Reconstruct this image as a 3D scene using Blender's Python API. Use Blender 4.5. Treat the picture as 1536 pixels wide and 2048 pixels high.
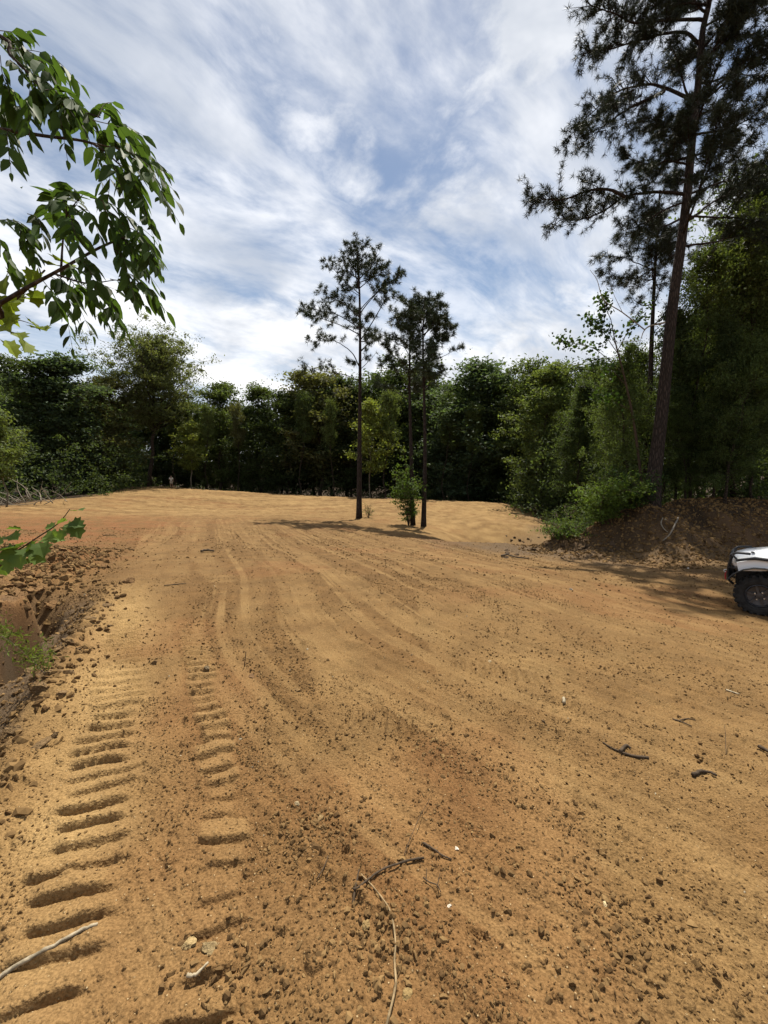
import bpy, math
import numpy as np
from mathutils import Vector, Matrix

scene = bpy.context.scene
for o in list(bpy.data.objects):
    bpy.data.objects.remove(o, do_unlink=True)
COL = scene.collection
R = math.radians

# ------------------------------------------------------------------ camera
EYE = 1.65
PITCH = R(5.05)
FPX = 838.0                      # focal length in photo pixels (1536 x 2048)
cam_d = bpy.data.cameras.new('camera')
cam_d.sensor_fit = 'VERTICAL'
cam_d.sensor_height = 36.0
cam_d.lens = FPX / 2048 * 36.0
cam_d.clip_start = 0.05
cam_d.clip_end = 3000
cam = bpy.data.objects.new('camera', cam_d)
cam.location = (0, 0, EYE)
cam.rotation_euler = (R(90) - PITCH, 0, 0)
COL.objects.link(cam)
scene.camera = cam

# ------------------------------------------------------------------ light
SUN_EL, SUN_AZ = R(64), R(12)     # azimuth clockwise from +Y
sun_d = bpy.data.lights.new('sun', 'SUN')
sun_d.energy = 5.0
sun_d.angle = R(0.7)
sun_d.color = (1.0, 0.93, 0.80)
sun = bpy.data.objects.new('sun', sun_d)
sdir = Vector((math.sin(SUN_AZ) * math.cos(SUN_EL), math.cos(SUN_AZ) * math.cos(SUN_EL), math.sin(SUN_EL)))
sun.rotation_euler = (-sdir).to_track_quat('-Z', 'Y').to_euler()
sun.location = (0, 30, 60)
COL.objects.link(sun)

scene.view_settings.view_transform = 'Standard'
scene.view_settings.look = 'None'
scene.view_settings.exposure = 0.80
scene.view_settings.gamma = 1.0
scene.view_settings.use_curve_mapping = False
scene.cycles.max_bounces = 6
scene.cycles.diffuse_bounces = 3
scene.cycles.glossy_bounces = 2
scene.cycles.transmission_bounces = 4
scene.cycles.transparent_max_bounces = 4
scene.cycles.caustics_reflective = False
scene.cycles.caustics_refractive = False
scene.cycles.use_denoising = True
scene.cycles.use_adaptive_sampling = True
scene.cycles.adaptive_threshold = 0.02


class NT:
    """little helper to write node trees"""
    def __init__(self, tree):
        self.t = tree
        tree.nodes.clear()

    def n(self, typ, **kw):
        nd = self.t.nodes.new(typ)
        for k, v in kw.items():
            if k.startswith('_'):
                setattr(nd, k[1:], v)
        for k, v in kw.items():
            if not k.startswith('_'):
                key = k if not (k[0] == 'i' and k[1:].isdigit()) else int(k[1:])
                sock = nd.inputs[key] if isinstance(key, int) else nd.inputs[key.replace('__', ' ')]
                if hasattr(v, 'links') or isinstance(v, bpy.types.NodeSocket):
                    self.t.links.new(v, sock)
                else:
                    sock.default_value = v
        return nd

    def m(self, op, a, b=None, c=None, clamp=False):
        nd = self.t.nodes.new('ShaderNodeMath')
        nd.operation = op
        nd.use_clamp = clamp
        for i, v in enumerate((a, b, c)):
            if v is None:
                continue
            if isinstance(v, bpy.types.NodeSocket):
                self.t.links.new(v, nd.inputs[i])
            else:
                nd.inputs[i].default_value = v
        return nd.outputs[0]

    def mix(self, f, a, b, blend='MIX'):
        nd = self.t.nodes.new('ShaderNodeMix')
        nd.data_type = 'RGBA'
        nd.blend_type = blend
        for s, v in ((nd.inputs[0], f), (nd.inputs[6], a), (nd.inputs[7], b)):
            if isinstance(v, bpy.types.NodeSocket):
                self.t.links.new(v, s)
            else:
                s.default_value = v if not isinstance(v, tuple) or len(v) == 4 else (*v, 1)
        return nd.outputs[2]

    def ramp(self, f, lo, hi, a=0.0, b=1.0, smooth=True):
        nd = self.t.nodes.new('ShaderNodeMapRange')
        nd.interpolation_type = 'SMOOTHSTEP' if smooth else 'LINEAR'
        self.t.links.new(f, nd.inputs[0])
        for i, v in enumerate((lo, hi, a, b)):
            nd.inputs[1 + i].default_value = v
        return nd.outputs[0]

    def noise(self, vec, scale, detail=4, rough=0.55, dist=0.0, lac=2.0):
        nd = self.t.nodes.new('ShaderNodeTexNoise')
        nd.inputs['Scale'].default_value = scale
        nd.inputs['Detail'].default_value = detail
        nd.inputs['Roughness'].default_value = rough
        nd.inputs['Distortion'].default_value = dist
        nd.inputs['Lacunarity'].default_value = lac
        if vec is not None:
            self.t.links.new(vec, nd.inputs['Vector'])
        return nd.outputs[0]

    def l(self, a, b):
        self.t.links.new(a, b)


SKYOFF = (0.35, 1.9, 0)
SKYROT = 52
# ------------------------------------------------------------------ sky: blue with broken, wind-drawn cloud
world = bpy.data.worlds.new('World')
scene.world = world
world.use_nodes = True
W = NT(world.node_tree)
geo = W.n('ShaderNodeTexCoord').outputs['Generated']
sep = W.n('ShaderNodeSeparateXYZ', Vector=geo)
zc = W.m('ADD', W.m('MAXIMUM', sep.outputs[2], 0.0), 0.27)
px_ = W.m('DIVIDE', sep.outputs[0], zc)
py_ = W.m('DIVIDE', sep.outputs[1], zc)
plane = W.n('ShaderNodeCombineXYZ', X=px_, Y=py_, Z=0.0).outputs[0]
# wind direction about 30 degrees right of straight ahead
rot = W.n('ShaderNodeMapping', Vector=plane, Rotation=(0, 0, R(SKYROT)), Location=SKYOFF).outputs[0]
warp = W.n('ShaderNodeTexNoise', Vector=rot, Scale=1.1, Detail=2.0).outputs[1]
warpv = W.n('ShaderNodeVectorMath', _operation='SCALE', i0=warp, Scale=0.36).outputs[0]
rotw = W.n('ShaderNodeVectorMath', _operation='ADD', i0=rot, i1=warpv).outputs[0]
streak_v = W.n('ShaderNodeMapping', Vector=rotw, Scale=(2.5, 0.95, 1)).outputs[0]
streak = W.noise(streak_v, 1.7, 8, 0.60, 0.2)
puff_v = W.n('ShaderNodeMapping', Vector=rotw, Scale=(1.25, 1.0, 1), Location=(3.1, 0.7, 0)).outputs[0]
puff = W.noise(puff_v, 3.1, 8, 0.60, 0.1)
broad = W.noise(rot, 0.75, 2, 0.5)
s1 = W.ramp(streak, 0.34, 0.64)
s2 = W.ramp(puff, 0.41, 0.66)
b1 = W.ramp(broad, 0.32, 0.66)
dens = W.m('MAXIMUM', W.m('MULTIPLY', s1, 0.84), W.m('MULTIPLY', s2, W.ramp(broad, 0.32, 0.56, 0.45, 1.0)))
dens = W.m('ADD', dens, W.m('MULTIPLY', W.m('SUBTRACT', b1, 0.38), 0.25))
# low cloud bank thickening towards the horizon, as the layer is seen edge on
low = W.ramp(sep.outputs[2], 0.05, 0.45, 0.62, 0.0)
dens = W.m('ADD', dens, low, clamp=True)
# thick parts are greyer underneath
shade_v = W.n('ShaderNodeMapping', Vector=rotw, Scale=(1.3, 0.9, 1), Location=(7.3, 2.2, 0)).outputs[0]
shade = W.ramp(W.noise(shade_v, 2.6, 5, 0.55, 0.2), 0.32, 0.68)
CL = 1.0
ccol = W.mix(shade, (5.6 * CL, 6.0 * CL, 6.7 * CL), (10.6 * CL, 10.6 * CL, 10.7 * CL))
sky = W.n('ShaderNodeTexSky', _sky_type='NISHITA')
sky.sun_disc = False
sky.sun_elevation = SUN_EL
sky.sun_rotation = SUN_AZ
sky.altitude = 200
sky.air_density = 1.0
sky.dust_density = 0.3
sky.ozone_density = 2.0
skc = W.mix(1.0, sky.outputs[0], (1.06, 1.0, 0.92), 'MULTIPLY')
col = W.mix(dens, skc, ccol)
bg = W.n('ShaderNodeBackground', Color=col, Strength=0.068)
W.l(bg.outputs[0], W.n('ShaderNodeOutputWorld').inputs[0])

# ------------------------------------------------------------------ small helpers
CP, SP = math.cos(PITCH), math.sin(PITCH)


def ray(px, py):
    u, v = (px - 768) / FPX, (py - 1024) / FPX
    return Vector((u, CP - v * SP, -SP - v * CP))


def at(px, py, Y):
    """world point at distance Y ahead that the photograph shows at that pixel"""
    d = ray(px, py)
    return Vector((0, 0, EYE)) + d * (Y / d.y)


def sstep(a, b, x):
    t = np.clip((x - a) / (b - a), 0, 1)
    return t * t * (3 - 2 * t)


def _hash(ix, iy, s):
    n = ix.astype(np.int32).view(np.uint32) * np.uint32(374761393) + iy.astype(np.int32).view(np.uint32) * np.uint32(668265263) + np.uint32((s * 1446655) & 0xffffffff)
    n = (n ^ (n >> np.uint32(13))) * np.uint32(1274126177)
    n = (n ^ (n >> np.uint32(15))) * np.uint32(2246822519)
    return ((n ^ (n >> np.uint32(16))) & np.uint32(0xffffff)).astype(np.float64) * (1.0 / 16777216.0)


def vnoise(x, y, s=0):
    fx, fy = np.floor(x), np.floor(y)
    tx, ty = x - fx, y - fy
    tx = tx * tx * tx * (tx * (tx * 6 - 15) + 10)
    ty = ty * ty * ty * (ty * (ty * 6 - 15) + 10)
    a, b = _hash(fx, fy, s), _hash(fx + 1, fy, s)
    c, d = _hash(fx, fy + 1, s), _hash(fx + 1, fy + 1, s)
    return (a + (b - a) * tx) * (1 - ty) + (c + (d - c) * tx) * ty


def fbm(x, y, octv=4, s=0, gain=0.5):
    tot, amp, nrm = 0.0, 1.0, 0.0
    for i in range(octv):
        k = 2.03 ** i
        tot = tot + amp * (vnoise(x * k + 17.3 * i, y * k - 9.1 * i, s + i) * 2 - 1)
        nrm += amp
        amp *= gain
    return tot / nrm * 1.6


def pebble(x, y, cell, s, dens, flat=0.6):
    """field of rounded lumps, one per cell at most; dens 0..1 gives the share of cells filled"""
    gx, gy = x / cell, y / cell
    fx, fy = np.floor(gx), np.floor(gy)
    out = np.zeros_like(x)
    for i in (-1, 0, 1):
        for j in (-1, 0, 1):
            cx, cy = fx + i, fy + j
            hx, hy = _hash(cx, cy, s), _hash(cx, cy, s + 1)
            r = 0.16 + 0.34 * _hash(cx, cy, s + 2) ** 2
            on = _hash(cx, cy, s + 3) < dens
            an = _hash(cx, cy, s + 4) * 6.283
            dx, dy = gx - cx - hx, gy - cy - hy
            ex = dx * np.cos(an) + dy * np.sin(an)
            ey = (dy * np.cos(an) - dx * np.sin(an)) * 1.35
            d2 = r * r - ex * ex - ey * ey
            out = np.maximum(out, np.where(on & (d2 > 0), np.sqrt(np.maximum(d2, 0)), 0))
    return out * cell * flat


def catmull(P, n=6):
    P = [np.array(p, float) for p in P]
    if len(P) == 2:
        return np.array([P[0] + (P[1] - P[0]) * t for t in np.linspace(0, 1, n + 1)])
    P = [2 * P[0] - P[1]] + P + [2 * P[-1] - P[-2]]
    out = []
    for i in range(1, len(P) - 2):
        p0, p1, p2, p3 = P[i - 1:i + 3]
        for t in np.linspace(0, 1, n, endpoint=False):
            out.append(0.5 * (2 * p1 + (p2 - p0) * t + (2 * p0 - 5 * p1 + 4 * p2 - p3) * t * t + (3 * p1 - p0 - 3 * p2 + p3) * t ** 3))
    out.append(P[-2])
    return np.array(out)


def poly_dist(x, y, pts, lim=None):
    """distance to a polyline, signed side (+ left of its direction) and arc length along it"""
    if lim is not None:
        P = np.asarray(pts)
        sel = (x > P[:, 0].min() - lim) & (x < P[:, 0].max() + lim) & (y > P[:, 1].min() - lim) & (y < P[:, 1].max() + lim)
        D, S, A = np.full_like(x, 1e3), np.zeros_like(x), np.zeros_like(x)
        if sel.any():
            D[sel], S[sel], A[sel] = poly_dist(x[sel], y[sel], pts)
        return D, S, A
    best = np.full_like(x, 1e18)
    side = np.zeros_like(x)
    arc = np.zeros_like(x)
    acc = 0.0
    for (ax, ay), (bx, by) in zip(pts[:-1], pts[1:]):
        dx, dy = bx - ax, by - ay
        L2 = dx * dx + dy * dy
        if L2 < 1e-12:
            continue
        L = math.sqrt(L2)
        rx, ry = x - ax, y - ay
        t = np.clip((rx * dx + ry * dy) * (1 / L2), 0, 1)
        ex, ey = rx - t * dx, ry - t * dy
        d = ex * ex + ey * ey
        m = d < best
        best[m] = d[m]
        side[m] = np.sign(dx * ey[m] - dy * ex[m])
        arc[m] = acc + t[m] * L
        acc += L
    return np.sqrt(best), side, arc


# ------------------------------------------------------------------ object helpers
def mesh_from(name, V, T, mat=None, smooth=False):
    V = np.asarray(V, dtype=np.float32).reshape(-1, 3)
    T = np.asarray(T, dtype=np.int32)
    k = T.shape[1]
    me = bpy.data.meshes.new(name)
    me.vertices.add(len(V))
    me.vertices.foreach_set('co', V.ravel())
    me.loops.add(T.size)
    me.loops.foreach_set('vertex_index', T.ravel())
    me.polygons.add(len(T))
    me.polygons.foreach_set('loop_start', np.arange(0, T.size, k, dtype=np.int32))
    me.polygons.foreach_set('loop_total', np.full(len(T), k, dtype=np.int32))
    me.polygons.foreach_set('use_smooth', np.full(len(T), bool(smooth)))
    me.update(calc_edges=True)
    me.validate()
    if mat:
        me.materials.append(mat)
    return me


def link(name, data, parent=None, loc=None):
    o = bpy.data.objects.new(name, data)
    COL.objects.link(o)
    if parent:
        o.parent = parent
    if loc is not None:
        o.location = loc
    return o


def tag(o, label, cat, group=None):
    o['label'] = label
    o['category'] = cat
    if group:
        o['group'] = group
    return o


def empty(name, label, cat, loc=(0, 0, 0), rz=0.0, group=None):
    o = bpy.data.objects.new(name, None)
    o.empty_display_size = 0.2
    COL.objects.link(o)
    o.location = loc
    o.rotation_euler = (0, 0, rz)
    return tag(o, label, cat, group)


class Geo:
    def __init__(self):
        self.V, self.T, self.n = [], [], 0

    def add(self, V, T):
        V = np.asarray(V, float).reshape(-1, 3)
        self.V.append(V)
        self.T.append(np.asarray(T, int).reshape(-1, 3) + self.n)
        self.n += len(V)

    def mesh(self, name, mat, smooth=False):
        return mesh_from(name, np.concatenate(self.V), np.concatenate(self.T), mat, smooth)

    def obj(self, name, mat, parent=None, loc=None, smooth=False):
        return link(name, self.mesh(name, mat, smooth), parent, loc)

    def tube(self, P, r, n=6, cap=True, knob=None):
        P = np.asarray(P, float)
        r = np.broadcast_to(np.asarray(r, float), (len(P),))
        tan = np.gradient(P, axis=0)
        tan /= np.linalg.norm(tan, axis=1, keepdims=True) + 1e-9
        ref = np.array([0.0, 0.0, 1.0]) if abs(tan[0][2]) < 0.9 else np.array([1.0, 0.0, 0.0])
        u = np.cross(tan[0], ref)
        u /= np.linalg.norm(u)
        V = []
        a = np.arange(n) * 2 * math.pi / n
        for i in range(len(P)):
            u = u - tan[i] * np.dot(u, tan[i])
            u /= np.linalg.norm(u) + 1e-9
            w = np.cross(tan[i], u)
            rr = r[i] * (1 if knob is None else knob[i])
            ring = P[i] + np.outer(np.cos(a) * rr, u) + np.outer(np.sin(a) * rr, w)
            V.append(ring)
        V = np.concatenate(V)
        T = []
        for i in range(len(P) - 1):
            for k in range(n):
                q = (k + 1) % n
                A, B, C, D = i * n + k, i * n + q, (i + 1) * n + q, (i + 1) * n + k
                T += [(A, B, C), (A, C, D)]
        if cap:
            m = len(V)
            V = np.concatenate([V, P[:1], P[-1:]])
            for k in range(n):
                q = (k + 1) % n
                T.append((m, q, k))
                T.append((m + 1, (len(P) - 1) * n + k, (len(P) - 1) * n + q))
        self.add(V, T)

    def box(self, c, s, M=None):
        c, s = np.array(c, float), np.array(s, float) / 2
        V = np.array([[x, y, z] for x in (-1, 1) for y in (-1, 1) for z in (-1, 1)], float) * s
        if M is not None:
            V = V @ np.array(M).T
        Q = [(0, 1, 3, 2), (4, 6, 7, 5), (0, 4, 5, 1), (2, 3, 7, 6), (0, 2, 6, 4), (1, 5, 7, 3)]
        T = [t for a, b, c_, d in Q for t in ((a, b, c_), (a, c_, d))]
        self.add(V + c, T)


def new_mat(name):
    m = bpy.data.materials.new(name)
    m.use_nodes = True
    return m, NT(m.node_tree)


def plain(name, colr, rough=0.6, spec=0.4, metal=0.0, var=0.15, scale=8.0, bump=0.0, bscale=60, coat=0.0):
    m, N = new_mat(name)
    tc = N.n('ShaderNodeTexCoord').outputs['Object']
    f = N.noise(tc, scale, 4)
    dark = tuple(c * (1 - var) for c in colr)
    lite = tuple(min(1, c * (1 + var)) for c in colr)
    c = N.mix(N.ramp(f, 0.3, 0.7), dark, lite)
    b = N.n('ShaderNodeBsdfPrincipled', Base__Color=c, Roughness=rough, Metallic=metal)
    b.inputs['Specular IOR Level'].default_value = spec
    b.inputs['Coat Weight'].default_value = coat
    if bump:
        bp = N.n('ShaderNodeBump', Strength=1.0, Distance=bump, Height=N.noise(tc, bscale, 4))
        N.l(bp.outputs[0], b.inputs['Normal'])
    N.l(b.outputs[0], N.n('ShaderNodeOutputMaterial').inputs[0])
    return m


rng = np.random.default_rng(11)

# ------------------------------------------------------------------ terrain
CTRL = [(-2, 0, 0), (2, 0, -0.05), (0, 2.5, 0), (3, 3, -0.2), (0, 5, -0.06), (-3, 5, 0.0), (6.3, 7, -0.72), (6, 3, -0.5),
        (11, 6, -0.9), (3, 8, -0.45), (0, 10, -0.35), (-5, 9, -0.12), (-10, 8, 0.0), (-4, 14, -0.55), (-10, 15, -0.30), (0, 16, -0.85),
        (5, 12, -0.92), (4.4, 16, -1.12), (2.3, 19, -1.15), (9, 13, -0.95), (14, 13, -0.95), (20, 8, -1.0), (6, -8, -0.3), (-8, -6, 0.2),
        (5.5, 20, -1.85), (7.6, 22, -2.05), (6.0, 24, -1.85), (0, -30, 0.5), (40, -20, -1), (-40, -10, 0.6), (60, 10, -1.2), (-30, 12, -0.1)]
for a in ((0, 1020, 24), (150, 1001, 33), (300, 973, 56), (342, 976, 60), (420, 981, 57), (500, 985, 54), (600, 990, 51), (700, 995, 48),
          (800, 999, 45.5), (900, 1003, 43), (980, 1006, 41.5), (1030, 1010, 40), (1075, 1034, 33), (1120, 1062, 26),
          (718, 1037, 28), (825, 1052, 24.5), (848, 1052, 24), (560, 1030, 29), (420, 1022, 32), (900, 1062, 21.5), (980, 1045, 27),
          (900, 1030, 32), (600, 1012, 39), (960, 1086, 18.2), (250, 1020, 30)):
    p = at(*a)
    CTRL.append((p.x, p.y, p.z))
for x, y, z in ((-58, 62, -2.2), (-45, 78, -3.2), (-22, 76, -3.0), (-8, 68, -3.2), (2, 60, -3.6), (10, 54, -3.8), (17, 47, -3.6), (17, 36, -2.8),
                (-36, 34, -1.2), (-44, 46, -1.6), (0, 100, 2), (60, 100, 2), (-80, 110, 2), (0, 300, 5), (200, 200, 5),
                (-200, 200, 5), (140, 0, -4), (-140, 0, -2), (0, -200, 0), (-32, 22, -0.6), (14, 27, -2.3), (24, 40, -3)):
    CTRL.append((x, y, z))
CTRL = np.array(CTRL)


def _tps_fit(P):
    S = 20.0
    x, y, z = P[:, 0] / S, P[:, 1] / S, P[:, 2]
    n = len(P)
    r2 = (x[:, None] - x) ** 2 + (y[:, None] - y) ** 2
    K = 0.5 * r2 * np.log(r2 + 1e-12)
    A = np.zeros((n + 3, n + 3))
    A[:n, :n] = K + np.eye(n) * 0.004
    A[:n, n], A[:n, n + 1], A[:n, n + 2] = 1, x, y
    A[n:, :n] = A[:n, n:].T
    return np.linalg.solve(A, np.concatenate([z, [0, 0, 0]])), x, y, S


_W, _CX, _CY, _CS = _tps_fit(CTRL)


def macro_exact(x, y):
    x = np.asarray(x, float) / _CS
    y = np.asarray(y, float) / _CS
    out = _W[-3] + _W[-2] * x + _W[-1] * y
    for w, cx, cy in zip(_W[:-3], _CX, _CY):
        r2 = (x - cx) ** 2 + (y - cy) ** 2
        out = out + w * 0.5 * r2 * np.log(r2 + 1e-12)
    return out


_GX0, _GY0, _GD = -74.0, -14.0, 0.5
_gx, _gy = np.meshgrid(_GX0 + np.arange(297) * _GD, _GY0 + np.arange(217) * _GD, indexing='ij')
_GRID = macro_exact(_gx, _gy)


def macro(x, y):
    """the same surface, read from a half-metre grid with smooth interpolation near the clearing"""
    x, y = np.asarray(x, float), np.asarray(y, float)
    fx, fy = (x - _GX0) / _GD, (y - _GY0) / _GD
    ins = (fx > 1) & (fx < 294) & (fy > 1) & (fy < 214)
    out = np.empty_like(x)
    if not ins.all():
        out[~ins] = macro_exact(x[~ins], y[~ins])
    fx, fy = fx[ins], fy[ins]
    ix, iy = fx.astype(int), fy.astype(int)
    tx, ty = fx - ix, fy - iy

    def wts(t):
        return (0.5 * (-t ** 3 + 2 * t * t - t), 0.5 * (3 * t ** 3 - 5 * t * t + 2), 0.5 * (-3 * t ** 3 + 4 * t * t + t), 0.5 * (t ** 3 - t * t))
    wx, wy = wts(tx), wts(ty)
    acc = 0
    for i in range(4):
        for j in range(4):
            acc = acc + wx[i] * wy[j] * _GRID[ix + i - 1, iy + j - 1]
    out[ins] = acc
    return out


BANK = [(5.7, 16.4), (6.9, 14.5), (8.8, 12.7), (12.0, 13.2), (17, 13.6), (26, 11.5), (45, 10), (70, 40), (60, 80), (24, 58), (16.5, 38), (12.6, 27), (9.2, 20.2)]


def bank_in(x, y):
    """metres inside the wooded bank on the right-hand side (0 outside)"""
    d = np.full_like(x, 1e9)
    ins = np.zeros(x.shape, bool)
    n = len(BANK)
    for i in range(n):
        ax, ay = BANK[i]
        bx, by = BANK[(i + 1) % n]
        dx, dy = bx - ax, by - ay
        t = np.clip(((x - ax) * dx + (y - ay) * dy) / (dx * dx + dy * dy), 0, 1)
        d = np.minimum(d, np.hypot(x - ax - t * dx, y - ay - t * dy))
        c = ((ay > y) != (by > y)) & (x < (bx - ax) * (y - ay) / (by - ay + 1e-12) + ax)
        ins ^= c
    return np.where(ins, d, -d)


CREST = catmull([(-5.6, 9.2), (-4.45, 7.0), (-3.85, 5.7), (-2.75, 3.5), (-2.05, 2.15), (-1.55, 1.0), (-1.2, -0.3), (-1.0, -2)], 5)[::-1]
TREAD = catmull([(-0.35, -0.6), (-0.68, 0.6), (-1.00, 1.7), (-1.87, 3.4), (-2.98, 5.3), (-3.55, 6.6)], 5)
RUTS = [  # centre lines of tyre tracks and drag marks, (points, width, strength)
    ([(-9.5, 26), (-6.8, 19.6), (-3.4, 11.5), (-1.55, 7.15), (-0.69, 4.35), (-0.03, 3.5), (0.55, 2.95), (1.24, 2.26), (1.9, 1.5), (2.6, 0.4)], 0.17, 1.0),
    ([(-8.2, 26), (-5.7, 19.6), (-2.5, 11.5), (-0.65, 7.4), (0.25, 5.0), (1.0, 4.0), (1.7, 3.3), (2.5, 2.5), (3.5, 1.4)], 0.16, 0.7),
    ([(-0.62, 5.4), (-0.55, 4.2), (-0.35, 3.1), (-0.1, 2.4), (0.2, 1.85), (0.55, 1.3), (1.0, 0.7)], 0.20, 0.7),
    ([(-1.5, 15), (0.4, 10.2), (2.1, 7.5), (3.4, 6.1), (5.0, 5.2), (7.5, 4.6)], 0.20, 0.8),
    ([(-0.4, 15.5), (1.6, 10.8), (3.2, 8.4), (4.6, 7.1), (6.6, 6.2), (9.5, 5.8)], 0.20, 0.7),
    ([(-2.4, 13), (0.6, 7.8), (2.2, 5.6), (3.8, 4.3), (6, 3.2)], 0.16, 0.6),
    ([(-3.0, 9), (-1.9, 6.0), (-1.42, 4.0), (-0.95, 2.6), (-0.55, 1.6), (-0.1, 0.4)], 0.15, 0.45),
    ([(-22, 33), (-14, 31), (-7, 29), (0, 24), (4, 20)], 0.3, 0.7),
    ([(-20, 38), (-12, 35.5), (-5, 33), (3, 27), (7, 21.5)], 0.3, 0.6),
    ([(-12, 25), (-7.5, 16), (-4.2, 9.5), (-2.6, 6.6)], 0.2, 0.6),
]
RUTS = [(catmull(p, 5), w, s) for p, w, s in RUTS]


def base_height(x, y):
    """large forms only: hillside, wooded bank, ditch"""
    z = macro(x, y) - 1.0 * np.exp(-((x - 6.2) / 2.8) ** 2 - ((y - 20.6) / 2.7) ** 2) + 0.22 * np.exp(-((x - 5.0) / 2.4) ** 2 - ((y - 16.4) / 0.9) ** 2)
    b = bank_in(x, y)
    z = z + 2.1 * sstep(-0.2, 4.3, b + 0.35 * fbm(x * 0.7, y * 0.7, 2, 71)) + 0.6 * sstep(2.5, 9, b)
    d, side, arc = poly_dist(x, y, CREST)
    t = d * side                                 # + on the ditch side of the crest
    wy = sstep(6.1, 5.0, y) * sstep(-4, 0, y)
    tw = t + 0.10 * fbm(x * 1.8, y * 1.8, 2, 33)
    down = -0.34 * np.clip(tw / 0.75, 0, 1) ** 1.1
    wall = sstep(0.80, 1.00, tw + 0.10 * fbm(x * 2, y * 2, 2, 35))
    pit = -0.62 * sstep(0.42, 0.72, tw) * sstep(5.6, 4.7, y) * sstep(2.0, 3.0, y)
    z = z + wy * ((down + pit) * (1 - wall) + wall * 0.10)
    far_end = sstep(4.9, 6.4, y)                   # past the head of the ditch the heap reaches the track
    heap = (sstep(0.9, 1.5, tw) * (1 - far_end) + sstep(0.1, 1.2, tw) * far_end) * sstep(10.5, 8.2, y) * sstep(6.5, 4.6, t)
    z = z + heap * 0.16
    crest = np.exp(-((t - 0.02) / 0.16) ** 2) * sstep(7, 5.5, y) * 0.05
    return z + crest, t, wy * (1 - wall) * sstep(0.05, 0.3, tw), heap, b


def litter_mask(x, y):
    """woodland floor beyond the brow of the clearing and on the bank"""
    pts = catmull([(-80, 14), (-42, 20), (-27.5, 24.5), (-26.5, 33), (-29, 45), (-34, 57.5), (-31, 62), (-24, 59.5), (-17.5, 56.5), (-10.5, 53.5), (-4, 50.5), (2, 48), (7, 45.5), (12.5, 42.3), (13.4, 34), (12.0, 27), (10.4, 22), (9.2, 19.5), (14, 18.2), (30, 17), (120, 5)], 3)
    d, side, arc = poly_dist(x, y, pts)
    return d * side


FLOW = catmull([(-24, 58), (-15, 38), (-9.5, 26), (-6.8, 19.6), (-3.4, 11.5), (-1.55, 7.15), (-0.62, 4.6), (0.2, 3.3), (1.5, 2.1), (3.4, 0.7), (7, -1.4), (14, -4)], 4)


def flow(x, y):
    """across and along the sweep in which blade and tyres went over the clearing"""
    d, side, arc = poly_dist(x, y, FLOW)
    q = d * side + 0.10 * fbm(x * 0.2, y * 0.2, 2, 301)
    return q, arc * 0.1


def loose(x, y):
    """where the crumbs gather: ragged bands left between the sweeps of the blade"""
    rho, ang = flow(x, y)
    a = fbm(rho * 1.6 + 3, ang * 2.0, 2, 25)
    c = fbm(rho * 9.0, ang * 2.2, 3, 26)
    b = fbm(x * 0.9 + 5, y * 0.9, 3, 21)
    return sstep(-0.45, 0.55, 0.55 * a + 0.55 * c + 0.35 * b)


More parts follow.
